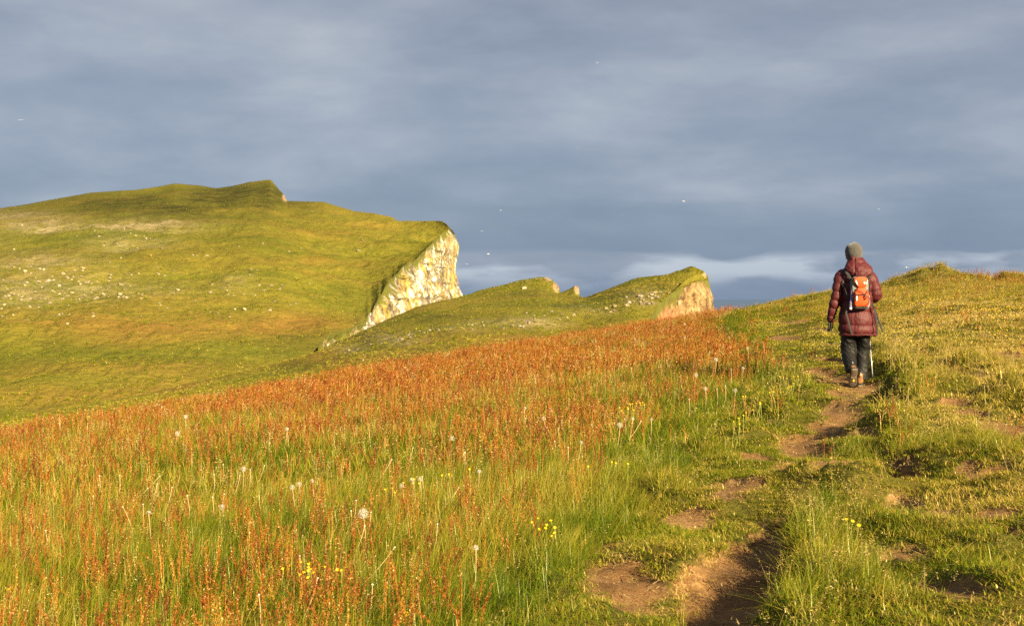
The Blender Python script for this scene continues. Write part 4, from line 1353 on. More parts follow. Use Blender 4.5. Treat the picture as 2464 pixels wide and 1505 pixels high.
    co, nr = coords(cm)
    dl, al = seg_dist(co, [p for p, _ in LS]); dr, ar = seg_dist(co, [p for p, _ in RS])
    lim = np.interp(co[:, 2], [0.6, 0.93, 1.1, 1.3, 1.36], [0.235, 0.205, 0.195, 0.175, 0.15])
    onl = (dl < 0.10) & (co[:, 0] < -lim + 0.03); onr = (dr < 0.10) & ((co[:, 0] > lim - 0.035) | (co[:, 1] > 0.16))
    pz, ez = puff(co[:, 2] + 0.012 * np.sin(co[:, 0] * 9 + 1), [0.60, 0.632, 0.735, 0.905, 1.02, 1.13, 1.235, 1.335, 1.42, 1.60])
    pl, el = puff(al, [-0.05, 0.04, 0.135, 0.235, 0.335, 0.43, 0.53, 0.60])
    pr, er = puff(ar, [-0.05, 0.04, 0.14, 0.235, 0.33, 0.42, 0.50])
    pf = np.where(onl, pl, np.where(onr, pr, pz)); ed = np.where(onl, el, np.where(onr, er, ez))
    ang = np.arctan2(co[:, 1], co[:, 0])
    # gathers running out from the seams
    gath = fbm(co[:, 0] * 34 + 7 * co[:, 1], co[:, 2] * 9 + co[:, 1] * 20, 801, 3) * np.exp(-ed / 0.03)
    crump = fbm(co[:, 0] * 13 + 3, co[:, 2] * 13 + co[:, 1] * 9, 811, 3)
    disp = np.where(onl | onr, 0.012, 0.019) * pf - 0.012 + 0.004 * (onl | onr) + 0.010 * gath + 0.007 * crump
    co2 = co + nr * disp[:, None]
    set_coords(cm, co2)
    cm.name = "coat"
    coat = obj("coat", cm, M_JACKET, body)
    tag(coat, "quilted burgundy down coat reaching the thighs")
    # hood lying on the shoulders
    V, F = [], []
    loft_into(V, F, flat_rings([(1.295, 0.022, -0.135, 0.045, 0.03), (1.305, 0.022, -0.138, 0.09, 0.05), (1.33, 0.020, -0.130, 0.128, 0.068), (1.37, 0.016, -0.115, 0.155, 0.085), (1.41, 0.012, -0.095, 0.165, 0.092), (1.445, 0.006, -0.07, 0.148, 0.092),
                                (1.475, -0.002, -0.045, 0.118, 0.088), (1.512, -0.010, -0.025, 0.098, 0.088), (1.545, -0.012, -0.01, 0.084, 0.09)]), 28)
    hm = fused(V, F, 0.0085, 3)
    co, nr = coords(hm)
    fold = np.abs(np.sin((co[:, 0] * 1.2 + 0.5 * co[:, 2]) * 26 + 2.0 * fbm(co[:, 0] * 12, co[:, 2] * 18, 821, 3)))
    seamx = np.exp(-((co[:, 0] + 0.055 - 0.12 * (co[:, 2] - 1.4)) / 0.007) ** 2)
    disp = 0.010 * fbm(co[:, 0] * 16, co[:, 2] * 34, 831, 4) + 0.006 * (1 - fold) - 0.012 * seamx
    set_coords(hm, co + nr * disp[:, None])
    hm.name = "hood"
    obj("hood", hm, M_JACKET, coat)
    # hem band and cuffs
    hem = []
    for k in range(33):
        t = 2 * math.pi * k / 32
        hem.append((0.027 + 0.224 * math.cos(t), 0.167 * math.sin(t), 0.618 + 0.004 * math.sin(3 * t)))
    obj("hem", tube_mesh("hem", hem, 0.010, 8), M_JACKET, coat)
    for c_, d_ in (((-0.289, 0.044, 0.806), (-0.004, 0.02, -0.05)), ((0.208, 0.214, 1.045), (-0.01, 0.06, 0.005))):
        c_ = Vector(c_); d_ = Vector(d_).normalized() * 0.022
        obj("cuff", tube_mesh("cuff", [c_ - d_, c_ + d_ * 0.3, c_ + d_], 0.045, 16), M_JACKET, coat)
    # --- beanie
    V, F = [], []
    loft_into(V, F, flat_rings([(1.515, -0.022, 0.005, 0.086, 0.098), (1.535, -0.023, 0.005, 0.094, 0.106), (1.575, -0.023, 0.005, 0.102, 0.114), (1.62, -0.024, 0.005, 0.104, 0.116), (1.66, -0.024, 0.0, 0.095, 0.106), (1.69, -0.022, 0.0, 0.072, 0.082), (1.71, -0.018, 0.0, 0.042, 0.05), (1.722, -0.014, 0.0, 0.012, 0.014)]), 28)
    bm_ = fused(V, F, 0.008, 3)
    co, nr = coords(bm_)
    disp = 0.004 * fbm(co[:, 0] * 22, co[:, 2] * 22, 841, 3) - 0.005 * np.exp(-((co[:, 2] - 1.553 - 0.01 * np.sin(co[:, 0] * 20)) / 0.004) ** 2) - 0.004 * np.exp(-((co[:, 0] + 0.055) / 0.005) ** 2) * (co[:, 2] > 1.6)
    set_coords(bm_, co + nr * disp[:, None])
    bm_.name = "beanie"
    tag(obj("beanie", bm_, M_BEANIE, body), "close grey knitted beanie")
    # a little hair under the beanie
    obj("hair", tube_mesh("hair", [(-0.09, -0.04, 1.512), (-0.06, -0.082, 1.508), (-0.02, -0.095, 1.506), (0.02, -0.082, 1.508), (0.05, -0.04, 1.512)], 0.012, 8), M_HAIR, body)

    # --- trousers
    V, F = [], []
    loft_into(V, F, flat_rings([(0.60, 0.005, 0.0, 0.165, 0.12), (0.70, 0.006, 0.0, 0.17, 0.125), (0.86, 0.008, 0.0, 0.16, 0.12)]), 24)
    LL = [((-0.082, 0.0, 0.70), (0.088, 0.10)), ((-0.084, 0.02, 0.58), (0.091, 0.100)), ((-0.088, 0.035, 0.46), (0.092, 0.098)), ((-0.090, -0.01, 0.38), (0.088, 0.090)), ((-0.088, -0.09, 0.29), (0.080, 0.080)), ((-0.087, -0.145, 0.225), (0.073, 0.074)), ((-0.086, -0.165, 0.185), (0.074, 0.070))]
    RL = [((0.090, 0.0, 0.70), (0.085, 0.10)), ((0.093, 0.02, 0.58), (0.083, 0.098)), ((0.088, 0.045, 0.46), (0.084, 0.092)), ((0.082, 0.05, 0.36), (0.084, 0.088)), ((0.078, 0.045, 0.25), (0.085, 0.086)), ((0.076, 0.035, 0.15), (0.086, 0.094)), ((0.076, 0.035, 0.082), (0.088, 0.100))]
    loft_into(V, F, limb_rings(smooth_limb(LL)), 20)
    loft_into(V, F, limb_rings(smooth_limb(RL)), 20)
    tm = fused(V, F, 0.008, 3)
    co, nr = coords(tm)
    left = co[:, 0] < 0.002
    w = fbm(co[:, 0] * 9 + 20 * left, co[:, 2] * 15 + co[:, 0] * 12 + 4 * left, 851, 3)
    cre = 1 - np.abs(w) * 2.2
    cre = np.clip(cre, -0.6, 1)
    kz = np.where(left, np.exp(-((co[:, 2] - 0.46) / 0.10) ** 2), np.exp(-((co[:, 2] - 0.12) / 0.10) ** 2) + 0.6 * np.exp(-((co[:, 2] - 0.47) / 0.08) ** 2))
    cuffw = sstep(0.13, 0.09, co[:, 2]) * (~left)
    disp = -0.012 * cre * (0.35 + 0.8 * kz) + 0.009 * fbm(co[:, 0] * 7, co[:, 2] * 7, 861, 2) + 0.006 * cuffw
    set_coords(tm, co + nr * disp[:, None])
    tm.name = "trousers"
    tag(obj("trousers", tm, M_TROUSER, body), "loose creased black trousers")

    # --- gloves
    def glove(wrist, down, palm_side, fwd, lab):
        """fingers hang along 'down', thumb leaves the palm edge towards 'fwd'"""
        down = Vector(down).normalized(); fwd = Vector(fwd).normalized(); n_ = down.cross(fwd).normalized() * palm_side
        wr = Vector(wrist)
        V, F = [], []
        loft_into(V, F, limb_rings([(wr - down * 0.02, (0.034, 0.030)), (wr + down * 0.02, (0.036, 0.026))]), 14)
        pal = [(wr + down * 0.015, 0.0), (wr + down * 0.05, 0.0), (wr + down * 0.088, 0.0)]
        loft_into(V, F, [(p, fwd * w, n_ * t) for (p, _), w, t in zip(pal, (0.034, 0.043, 0.041), (0.023, 0.023, 0.018))], 14)
        fl = [0.062, 0.075, 0.070, 0.055]
        for i, L_ in enumerate(fl):
            b0 = wr + down * 0.075 + fwd * (0.030 - 0.0205 * i)
            c1 = b0 + down * L_ * 0.42 + n_ * 0.006
            c2 = c1 + (down * 0.82 + n_ * 0.57).normalized() * L_ * 0.34
            c3 = c2 + (down * 0.55 + n_ * 0.83).normalized() * L_ * 0.30
            loft_into(V, F, limb_rings([(b0, 0.0115), (c1, 0.0110), (c2, 0.0100), (c3, 0.0075)]), 10)
        t0 = wr + down * 0.03 + fwd * 0.030 + n_ * 0.006
        t1 = t0 + (down * 0.6 + fwd * 0.75 + n_ * 0.25).normalized() * 0.035
        t2 = t1 + (down * 0.9 + fwd * 0.25 + n_ * 0.3).normalized() * 0.035
        loft_into(V, F, limb_rings([(t0, 0.015), (t1, 0.0125), (t2, 0.008)]), 10)
        gm = fused(V, F, 0.0042, 1)
        gm.name = "glove"
        g = obj("glove", gm, M_GLOVE, body)
        tag(g, lab)
    glove((-0.290, 0.048, 0.795), (0.02, 0.06, -1), -1, (0.75, 0.66, 0.05), "dark glove on the hanging left hand")
    # right hand closed round the pole grip in front of the body
    V, F = [], []
    gx, gy = 0.196, 0.275
    loft_into(V, F, limb_rings([((0.208, 0.20, 1.045), 0.034), ((0.207, 0.225, 1.046), 0.034), ((0.212, 0.245, 1.045), (0.026, 0.042)), ((0.214, 0.285, 1.045), (0.022, 0.043))]), 14)
    for i in range(4):
        z = 1.078 - 0.022 * i
        loft_into(V, F, limb_rings([((0.214, 0.285, z), 0.011), ((0.205, 0.305, z), 0.011), ((0.186, 0.305, z), 0.010), ((0.174, 0.288, z), 0.010), ((0.178, 0.268, z), 0.008)]), 10)
    loft_into(V, F, limb_rings([((0.205, 0.245, 1.065), 0.014), ((0.187, 0.255, 1.085), 0.012), ((0.176, 0.272, 1.088), 0.009)]), 10)
    gm = fused(V, F, 0.0042, 1); gm.name = "glove"
    tag(obj("glove", gm, M_GLOVE, body), "dark glove closed round the pole grip")

    # --- boots
    def boot(heel, toe, up, lab):
        """outline of the sole swept between heel and toe; up is the sole's upward normal"""
        heel = Vector(heel); toe = Vector(toe); ax = (toe - heel); L_ = ax.length; ax.normalize()
        up = Vector(up); up = (up - ax * up.dot(ax)).normalized(); sd_ = ax.cross(up).normalized()
        e = empty("boot", (0, 0, 0)); e.parent = body
        prof = [(0.0, 0.020), (0.03, 0.034), (0.12, 0.038), (0.30, 0.034), (0.45, 0.034), (0.62, 0.045), (0.78, 0.049), (0.90, 0.042), (0.97, 0.026), (1.0, 0.012)]
        V, F = [], []
        for lvl in (0.0, 0.022):
            for sgn in (1, -1):
                for (k, w) in (prof if sgn > 0 else prof[::-1]):
                    V.append(tuple(heel + ax * (k * L_) + sd_ * (w * sgn) + up * (lvl + 0.012 * max(0, (k - 0.75)) / 0.25)))
        n = len(prof) * 2
        for k in range(n):
            F.append((k, (k + 1) % n, n + (k + 1) % n, n + k))
        F.append(tuple(reversed(range(n)))); F.append(tuple(range(n, 2 * n)))
        sm = bpy.data.meshes.new("sole"); sm.from_pydata(V, [], F); sm.update()
        s_ = obj("sole", sm, M_SOLE, e)
        # wavy tread bars
        for i in range(11):
            k = 0.06 + 0.085 * i
            if 0.36 < k < 0.46:
                continue
            w = np.interp(k, [p[0] for p in prof], [p[1] for p in prof]) * 0.92
            pts = []
            for j in range(7):
                q = -1 + j / 3
                pts.append(heel + ax * ((k + 0.022 * math.cos(q * 3.1)) * L_) + sd_ * (w * q) + up * (-0.002 + 0.012 * max(0, (k - 0.75)) / 0.25))
            obj("tread_bar", tube_mesh("tread_bar", pts, 0.0055, 6), M_TREAD, s_)
        bd = bpy.data.meshes.new("badge"); b = bmesh.new(); bmesh.ops.create_circle(b, cap_ends=True, radius=0.013, segments=14)
        r_ = bmesh.ops.extrude_face_region(b, geom=b.faces[:]); bmesh.ops.translate(b, verts=[v for v in r_['geom'] if isinstance(v, bmesh.types.BMVert)], vec=(0, 0, 0.006))
        M4 = Matrix((sd_, ax, up)).transposed().to_4x4(); M4.translation = heel + ax * (0.60 * L_) - up * 0.009
        bmesh.ops.transform(b, matrix=M4 @ Matrix.Diagonal((0.8, 1.3, 1, 1)), verts=b.verts); b.to_mesh(bd); b.free()
        obj("badge", bd, M_YELLOW, s_)
        # upper
        rings = []
        for (k, w, h) in ((0.02, 0.026, 0.06), (0.10, 0.036, 0.115), (0.22, 0.039, 0.125), (0.36, 0.038, 0.105), (0.50, 0.040, 0.078), (0.65, 0.044, 0.062), (0.80, 0.045, 0.052), (0.92, 0.036, 0.042), (0.985, 0.018, 0.026)):
            rings.append((heel + ax * (k * L_) + up * (0.018 + h * 0.5), sd_ * w, up * h * 0.5))
        V, F = [], []
        loft_into(V, F, rings, 18)
        loft_into(V, F, limb_rings([(heel + ax * (0.20 * L_) + up * 0.08, (0.040, 0.046)), (heel + ax * (0.22 * L_) + up * 0.15, (0.042, 0.046)), (heel + ax * (0.22 * L_) + up * 0.175, (0.044, 0.046))]), 18)
        um = fused(V, F, 0.007, 2); um.name = "upper"
        u_ = obj("upper", um, M_BOOT, e)
        rnd_ = []
        for k in range(17):
            t = 2 * math.pi * k / 16
            rnd_.append(heel + ax * (0.215 * L_ + 0.047 * math.cos(t)) + sd_ * 0.044 * math.sin(t) + up * 0.172)
        obj("collar", tube_mesh("collar", rnd_, 0.009, 8), M_BLACK, u_)
        rnd2 = []
        for (k, w) in [(0.30, 0.037), (0.12, 0.041), (0.03, 0.037)]:
            rnd2.append(heel + ax * (k * L_) + sd_ * w + up * 0.032)
        rnd2.append(heel - ax * 0.004 + up * 0.034)
        for (k, w) in [(0.03, 0.037), (0.12, 0.041), (0.30, 0.037)]:
            rnd2.append(heel + ax * (k * L_) - sd_ * w + up * 0.032)
        obj("heel_rand", tube_mesh("heel_rand", rnd2, (0.010), 8), M_BLACK, u_)
        lp = [heel + ax * 0.012 + up * 0.115, heel - ax * 0.012 + up * 0.14, heel + ax * 0.002 + up * 0.165]
        obj("pull_loop", tube_mesh("pull_loop", lp, 0.005, 6), M_WHITE, u_)
        tag(e, lab)
    boot((-0.083, -0.300, 0.215), (-0.078, -0.165, 0.0), (0, 0.85, 0.5), "left boot pushing off, its patterned sole to the camera")
    boot((0.038, -0.085, 0.0), (0.052, 0.185, 0.0), (0, 0, 1), "right brown boot flat on the path")
    return body, coat


def strap(name, pts, w, mat, parent):
    """flat webbing: wide across the view, thin front to back"""
    V, F = [], []
    rows = []
    for i, p in enumerate(pts):
        p = Vector(p)
        a = Vector(pts[max(0, i - 1)]); b = Vector(pts[min(len(pts) - 1, i + 1)])
        d = (b - a).normalized()
        s = d.cross(Vector((0, 1, 0)))
        s = s.normalized() if s.length > 0.05 else Vector((1, 0, 0))
        n_ = s.cross(d).normalized()
        rows.append((p, s * w, n_ * 0.0022))
    loft_into(V, F, rows, 8)
    me = bpy.data.meshes.new(name); me.from_pydata(V, [], F); me.update()
    return obj(name, me, mat, parent)


def rounded_slab(name, outline, y0, y1, bulge, mat, parent, bev=0.008):
    """a panel with the given x,z outline between two depths, its back (-y) face pillowed"""
    b = bmesh.new()
    vs = [b.verts.new((x, y1, z)) for (x, z) in outline]
    f = b.faces.new(vs)
    r = bmesh.ops.extrude_face_region(b, geom=[f])
    ev = [v for v in r['geom'] if isinstance(v, bmesh.types.BMVert)]
    for v in ev:
        v.co.y = y0
    bmesh.ops.recalc_face_normals(b, faces=b.faces)
    bmesh.ops.bevel(b, geom=[e for e in b.edges if abs(e.verts[0].co.y - y0) < 1e-6 and abs(e.verts[1].co.y - y0) < 1e-6], offset=bev, segments=3, profile=0.6, affect='EDGES')
    bmesh.ops.triangulate(b, faces=[f_ for f_ in b.faces if len(f_.verts) > 4])
    bmesh.ops.subdivide_edges(b, edges=b.edges[:], cuts=1, use_grid_fill=True)
    xs = [p[0] for p in outline]; zs = [p[1] for p in outline]
    cx, cz = (min(xs) + max(xs)) / 2, (min(zs) + max(zs)) / 2; hx, hz = (max(xs) - min(xs)) / 2, (max(zs) - min(zs)) / 2
    for v in b.verts:
        q = max(0, 1 - ((v.co.x - cx) / hx) ** 2) * max(0, 1 - ((v.co.z - cz) / hz) ** 2)
        v.co.y -= bulge * q ** 0.6 * (1 if v.co.y < (y0 + y1) / 2 else 0)
    me = bpy.data.meshes.new(name); b.to_mesh(me); b.free()
    me.polygons.foreach_set('use_smooth', np.ones(len(me.polygons), dtype=bool))
    return obj(name, me, mat, parent)


def oval(pts_n, cx, cz, hx, hz, power=3.0):
    out = []
    for k in range(pts_n):
        t = 2 * math.pi * k / pts_n
        c, s = math.cos(t), math.sin(t)
        out.append((cx + hx * math.copysign(abs(c) ** (2 / power), c), cz + hz * math.copysign(abs(s) ** (2 / power), s)))
    return out


def build_pack():
    """small hydration pack: grey body, orange front with white flashes, black bungee"""
    e = empty("backpack", (PX, PY, PZ))
    tag(e, "small orange and grey backpack with black bungee on the walker's back", "backpack")
    yb = -0.150                                           # where the pack meets the coat
    body = rounded_slab("shell", [(x + (0.012 * (1.12 - z) / 0.2), z) for (x, z) in oval(36, 0.008, 1.117, 0.106, 0.195, 4.5)], yb - 0.07, yb + 0.02, 0.012, M_GREY, e, 0.018)
    # orange front: upper pocket tapering to the lower pocket
    up = [(-0.078, 1.295), (-0.04, 1.307), (0.045, 1.307), (0.085, 1.292), (0.088, 1.25), (0.070, 1.20), (0.045, 1.178), (-0.025, 1.178), (-0.055, 1.205), (-0.082, 1.25)]
    lowp = [(-0.030, 1.180), (0.050, 1.180), (0.064, 1.158), (0.092, 1.125), (0.096, 1.04), (0.092, 0.975), (0.072, 0.955), (-0.055, 0.955), (-0.074, 0.975), (-0.078, 1.05), (-0.074, 1.125), (-0.048, 1.158)]
    p1 = rounded_slab("upper_pocket", up, yb - 0.102, yb - 0.055, 0.010, M_ORANGE, e, 0.010)
    p2 = rounded_slab("lower_pocket", lowp, yb - 0.108, yb - 0.055, 0.018, M_ORANGE, e, 0.012)
    yf = yb - 0.116
    for pts in ([(-0.066, 1.268), (-0.056, 1.262), (-0.038, 1.208), (-0.046, 1.210), (-0.066, 1.238)], [(0.070, 1.276), (0.080, 1.258), (0.076, 1.238), (0.060, 1.208), (0.055, 1.210), (0.065, 1.25)]):
        rounded_slab("reflective_flash", pts, yf, yb - 0.09, 0.0, M_WHITE, p1, 0.002)
    rounded_slab("round_badge", oval(16, 0.037, 1.232, 0.012, 0.014, 2), yf - 0.004, yb - 0.10, 0.0, M_WHITE, p1, 0.002)
    rounded_slab("reflective_flash", [(-0.060, 1.105), (-0.050, 1.105), (-0.044, 1.03), (-0.060, 1.02), (-0.064, 1.05)], yb - 0.124, yb - 0.095, 0.0, M_WHITE, p2, 0.002)
    rounded_slab("bottom_trim", [(-0.070, 0.955), (0.085, 0.955), (0.078, 0.938), (0.05, 0.932), (-0.04, 0.932), (-0.066, 0.940)], yb - 0.10, yb - 0.05, 0.0, M_BLACK, e, 0.004)
    obj("zip", tube_mesh("zip", [(-0.085, yb - 0.104, 1.20), (-0.088, yb - 0.106, 1.25), (-0.074, yb - 0.108, 1.295), (-0.02, yb - 0.110, 1.314), (0.05, yb - 0.110, 1.314), (0.084, yb - 0.108, 1.29), (0.092, yb - 0.104, 1.23)], 0.0045, 8), M_BLACK, p1)
    yc = yb - 0.134
    k1 = (0.040, yc, 1.088)
    cords = [
        [(-0.082, yc + 0.03, 1.145), (-0.070, yc + 0.01, 1.156), (-0.04, yc, 1.150), (0.005, yc - 0.002, 1.125), k1],
        [(0.094, yc + 0.03, 1.150), (0.084, yc + 0.01, 1.157), (0.066, yc, 1.135), k1],
        [(-0.080, yc + 0.03, 1.12), (-0.055, yc + 0.002, 1.098), (0.0, yc - 0.002, 1.098), (0.07, yc, 1.115), (0.096, yc + 0.03, 1.14)],
        [(-0.080, yc + 0.03, 1.06), (-0.05, yc + 0.002, 1.088), (0.02, yc - 0.004, 1.095), (0.085, yc + 0.006, 1.07), (0.094, yc + 0.014, 1.04), (0.080, yc + 0.006, 0.99), (0.04, yc + 0.006, 0.962)],
        [k1, (0.034, yc - 0.006, 1.07), (0.045, yc - 0.008, 1.055), (0.052, yc - 0.008, 1.05)],
    ]
    for c in cords:
        obj("bungee_cord", tube_mesh("bungee_cord", [q for q, _ in smooth_limb([(p, 0.004) for p in c], 4)], 0.0036, 6), M_BLACK, e)
    tg = rounded_slab("cord_lock", oval(12, 0.050, 1.052, 0.013, 0.009, 2.5), yc - 0.016, yc - 0.002, 0.003, M_BLACK, e, 0.003)
    rounded_slab("cord_lock", oval(12, 0.036, 1.075, 0.011, 0.009, 2.5), yc - 0.012, yc, 0.003, M_BLACK, e, 0.003)
    obj("edge_piping", tube_mesh("edge_piping", [(0.098, yb - 0.084, 1.29), (0.106, yb - 0.080, 1.22), (0.104, yb - 0.082, 1.14), (0.104, yb - 0.084, 1.09)], 0.005, 8), M_BLACK, body)
    obj("edge_piping", tube_mesh("edge_piping", [(-0.095, yb - 0.084, 1.29), (-0.101, yb - 0.080, 1.20), (-0.096, yb - 0.082, 1.08), (-0.088, yb - 0.08, 1.0)], 0.005, 8), M_BLACK, body)
    # shoulder straps and dangling hip belt ends
    strap("shoulder_strap", [(-0.09, -0.15, 1.27), (-0.115, -0.158, 1.31), (-0.145, -0.135, 1.365), (-0.14, -0.06, 1.41), (-0.125, 0.05, 1.385)], 0.017, M_BLACK, e)
    strap("shoulder_strap", [(0.10, -0.15, 1.27), (0.125, -0.155, 1.31), (0.148, -0.13, 1.36), (0.142, -0.06, 1.405), (0.125, 0.05, 1.38)], 0.017, M_BLACK, e)
    strap("shoulder_strap", [(-0.10, -0.165, 1.00), (-0.145, -0.16, 1.08), (-0.178, -0.125, 1.20), (-0.175, -0.09, 1.28)], 0.010, M_BLACK, e)
    strap("hip_belt", [(-0.10, -0.165, 0.965), (-0.14, -0.170, 0.93), (-0.158, -0.172, 0.88), (-0.150, -0.178, 0.85), (-0.135, -0.192, 0.78), (-0.115, -0.196, 0.70), (-0.092, -0.192, 0.625)], 0.0115, M_BLACK, e)
    strap("hip_belt", [(0.11, -0.170, 0.985), (0.15, -0.170, 0.98), (0.185, -0.150, 0.94), (0.215, -0.130, 0.86), (0.245, -0.115, 0.78), (0.268, -0.11, 0.72), (0.292, -0.115, 0.652)], 0.0105, M_BLACK, e)
    strap("belt_end", [(0.185, -0.152, 0.93), (0.198, -0.165, 0.84), (0.206, -0.175, 0.74), (0.212, -0.172, 0.63)], 0.0095, M_BLACK, e)
    # bottle clipped to the pack's left side
    b = empty("water_bottle", (PX - 0.112, PY - 0.20, PZ + 0.92))
    b.rotation_euler = (0, R(5), 0)
    tag(b, "slim purple and clear bottle with white cap on the backpack's left side", "bottle")
    V, F = [], []
    loft_into(V, F, flat_rings([(0.022, 0, 0, 0.014, 0.014), (0.03, 0, 0, 0.019, 0.019), (0.09, 0, 0, 0.019, 0.019), (0.10, 0, 0, 0.015, 0.015), (0.24, 0, 0, 0.015, 0.015), (0.25, 0, 0, 0.010, 0.010)]), 14)
    me = bpy.data.meshes.new("flask"); me.from_pydata(V, [], F); me.update()
    obj("flask", me, M_PURPLE, b)
    V, F = [], []
    loft_into(V, F, flat_rings([(0.0, 0, 0, 0.012, 0.012), (0.006, 0, 0, 0.017, 0.017), (0.026, 0, 0, 0.017, 0.017)]), 14)
    me = bpy.data.meshes.new("cap"); me.from_pydata(V, [], F); me.update()
    obj("cap", me, M_WHITE, b)
    V, F = [], []
    loft_into(V, F, flat_rings([(0.045, 0, 0, 0.0198, 0.0198), (0.08, 0, 0, 0.0198, 0.0198)]), 14)
    me = bpy.data.meshes.new("band"); me.from_pydata(V, [], F); me.update()
    obj("band", me, M_GREY, b)


def build_pole():
    tip = Vector((0.216, 0.04, 0.02)); grip = Vector((0.193, 0.288, 1.13))
    gx, gy = PX, PY
    dz = float(ground_z(np.array([PX + tip.x]), np.array([PY + tip.y]))[0]) - PZ
    tip.z = dz - 0.01
    e = empty("trekking_pole", (PX, PY, PZ))
    tag(e, "thin pale metal trekking pole planted at the walker's right side", "trekking pole")
    d = grip - tip
    at = lambda k: tip + d * k
    obj("tip", tube_mesh("tip", [at(0.0), at(0.02), at(0.06)], 0.006, 8), M_BLACK, e)
    obj("lower_section", tube_mesh("lower_section", [at(0.06), at(0.36)], 0.0065, 10), M_ALU, e)
    obj("lock", tube_mesh("lock", [at(0.355), at(0.40)], 0.010, 10), M_BLACK, e)
    obj("upper_section", tube_mesh("upper_section", [at(0.40), at(0.88)], 0.008, 10), M_ALU, e)
    obj("grip", tube_mesh("grip", [at(0.87), at(0.90), at(0.96), at(1.0)], 0.015, 12), M_BLACK, e)
    bt = at(0.075)
    b = bmesh.new(); bmesh.ops.create_cone(b, cap_ends=True, segments=14, radius1=0.022, radius2=0.012, depth=0.008)
    bmesh.ops.translate(b, verts=b.verts, vec=bt)
    me = bpy.data.meshes.new("basket"); b.to_mesh(me); b.free()
    obj("basket", me, M_BLACK, e)
    strap("wrist_strap", [at(0.985), at(0.95) + Vector((0.03, -0.02, 0)), at(0.90) + Vector((0.03, -0.03, 0)), at(0.88) + Vector((0.012, -0.01, 0))], 0.008, M_BLACK, e)


build_person()
build_pack()
build_pole()
# ------------------------------------------------------------------ boulders and tussocks on the hills
def bvh_of(o):
    me = o.data
    n = len(me.vertices); a = np.zeros(n * 3, dtype=np.float32); me.vertices.foreach_get('co', a)
    m = len(me.polygons); f = np.zeros(m * 4, dtype=np.int32); me.polygons.foreach_get('vertices', f)
    return BVHTree.FromPolygons(a.reshape(-1, 3).tolist(), f.reshape(-1, 4).tolist())


BV = {'far': bvh_of(far_hill), 'mid': bvh_of(mid_hill), 'crag': bvh_of(crag)}


def on_hill(which, u, v):
    a, b = ray(u, v)
    d = Vector((a, 1, b)).normalized()
    loc, nrm, _, _ = BV[which].ray_cast(Vector((0, 0, 0)), d)
    return loc


def rock_mat():
    m, nt, out = new_mat("lichened_rock")
    L = nt.links.new
    tc = N(nt, 'ShaderNodeTexCoord')
    n1 = N(nt, 'ShaderNodeTexNoise', inp={'Scale': 1.4, 'Detail': 6.0, 'Roughness': 0.7})
    L(tc.outputs['Object'], n1.inputs[0])
    oi = N(nt, 'ShaderNodeObjectInfo')
    f = math_node(nt, 'ADD', n1.outputs[0], math_node(nt, 'MULTIPLY', math_node(nt, 'SUBTRACT', oi.outputs['Random'], 0.5), 0.28))
    col = ramp(nt, f, [(0.3, (0.09, 0.07, 0.045)), (0.46, (0.20, 0.16, 0.105)), (0.6, (0.33, 0.28, 0.20)), (0.78, (0.46, 0.41, 0.32))])
    p = N(nt, 'ShaderNodeBsdfPrincipled'); p.inputs['Roughness'].default_value = 0.95; p.inputs['Specular IOR Level'].default_value = 0.15
    L(col, p.inputs[0])
    b = N(nt, 'ShaderNodeBump', inp={'Strength': 0.8, 'Distance': 0.12}); L(n1.outputs[0], b.inputs['Height']); L(b.outputs[0], p.inputs['Normal'])
    L(p.outputs[0], out.inputs[0])
    return m


M_ROCK = rock_mat()


def rock_mesh(seed):
    rnd = random.Random(seed)
    b = bmesh.new()
    bmesh.ops.create_icosphere(b, subdivisions=2, radius=1.0)
    cuts = [(Vector((rnd.gauss(0, 1), rnd.gauss(0, 1), rnd.gauss(0, 1))).normalized(), rnd.uniform(0.45, 0.85)) for _ in range(9)]
    for v in b.verts:
        for n_, d in cuts:
            k = v.co.dot(n_) - d
            if k > 0:
                v.co -= n_ * k * 0.9
        v.co *= 1 + rnd.uniform(-0.07, 0.07)
        v.co.z *= 0.72
        v.co.x *= 1.15
    me = bpy.data.meshes.new("boulder"); b.to_mesh(me); b.free()
    me.materials.append(M_ROCK)
    return me


ROCKS = [rock_mesh(i) for i in range(9)]
rr = random.Random(77)
placed = []


def place_rock(which, u, v, px, label, group):
    """px: half width of the stone in the 2464-wide picture"""
    p = on_hill(which, u, v)
    if p is None:
        return
    r = 1.35 * px * p.y / F2
    o = bpy.data.objects.new("boulder", rr.choice(ROCKS))
    COL.objects.link(o)
    o.location = (p.x, p.y, p.z + r * 0.3)
    o.scale = (r * rr.uniform(0.9, 1.3), r * rr.uniform(0.8, 1.2), r * rr.uniform(0.75, 1.2))
    o.rotation_euler = (rr.uniform(-0.3, 0.3), rr.uniform(-0.3, 0.3), rr.uniform(0, 6.28))
    tag(o, label, "boulder", group)


def crop(cx, cy, sc, x, y):
    return ((cx + x / sc) * 0.6016, (cy + y / sc) * 0.6016)


def zone_label(u, v):
    row = ("pale boulder on the upper slope of the far hill" if v < 600 else "pale boulder above the stony belt of the far hill" if v < 640 else
           "pale boulder in the upper stony belt of the far hill" if v < 675 else "pale boulder in the main stony belt of the far hill" if v < 706 else
           "pale boulder below the stony belt of the far hill" if v < 735 else "pale boulder low on the far hill" if v < 790 else "lone boulder at the foot of the far hill")
    col = ("by the left picture edge" if u < 70 else "left of the summit dome" if u < 190 else "under the left shoulder" if u < 310 else
           "under the summit dome" if u < 430 else "under the summit dip" if u < 560 else "under the notched peak" if u < 700 else "towards the big cliff")
    return row + ", " + col


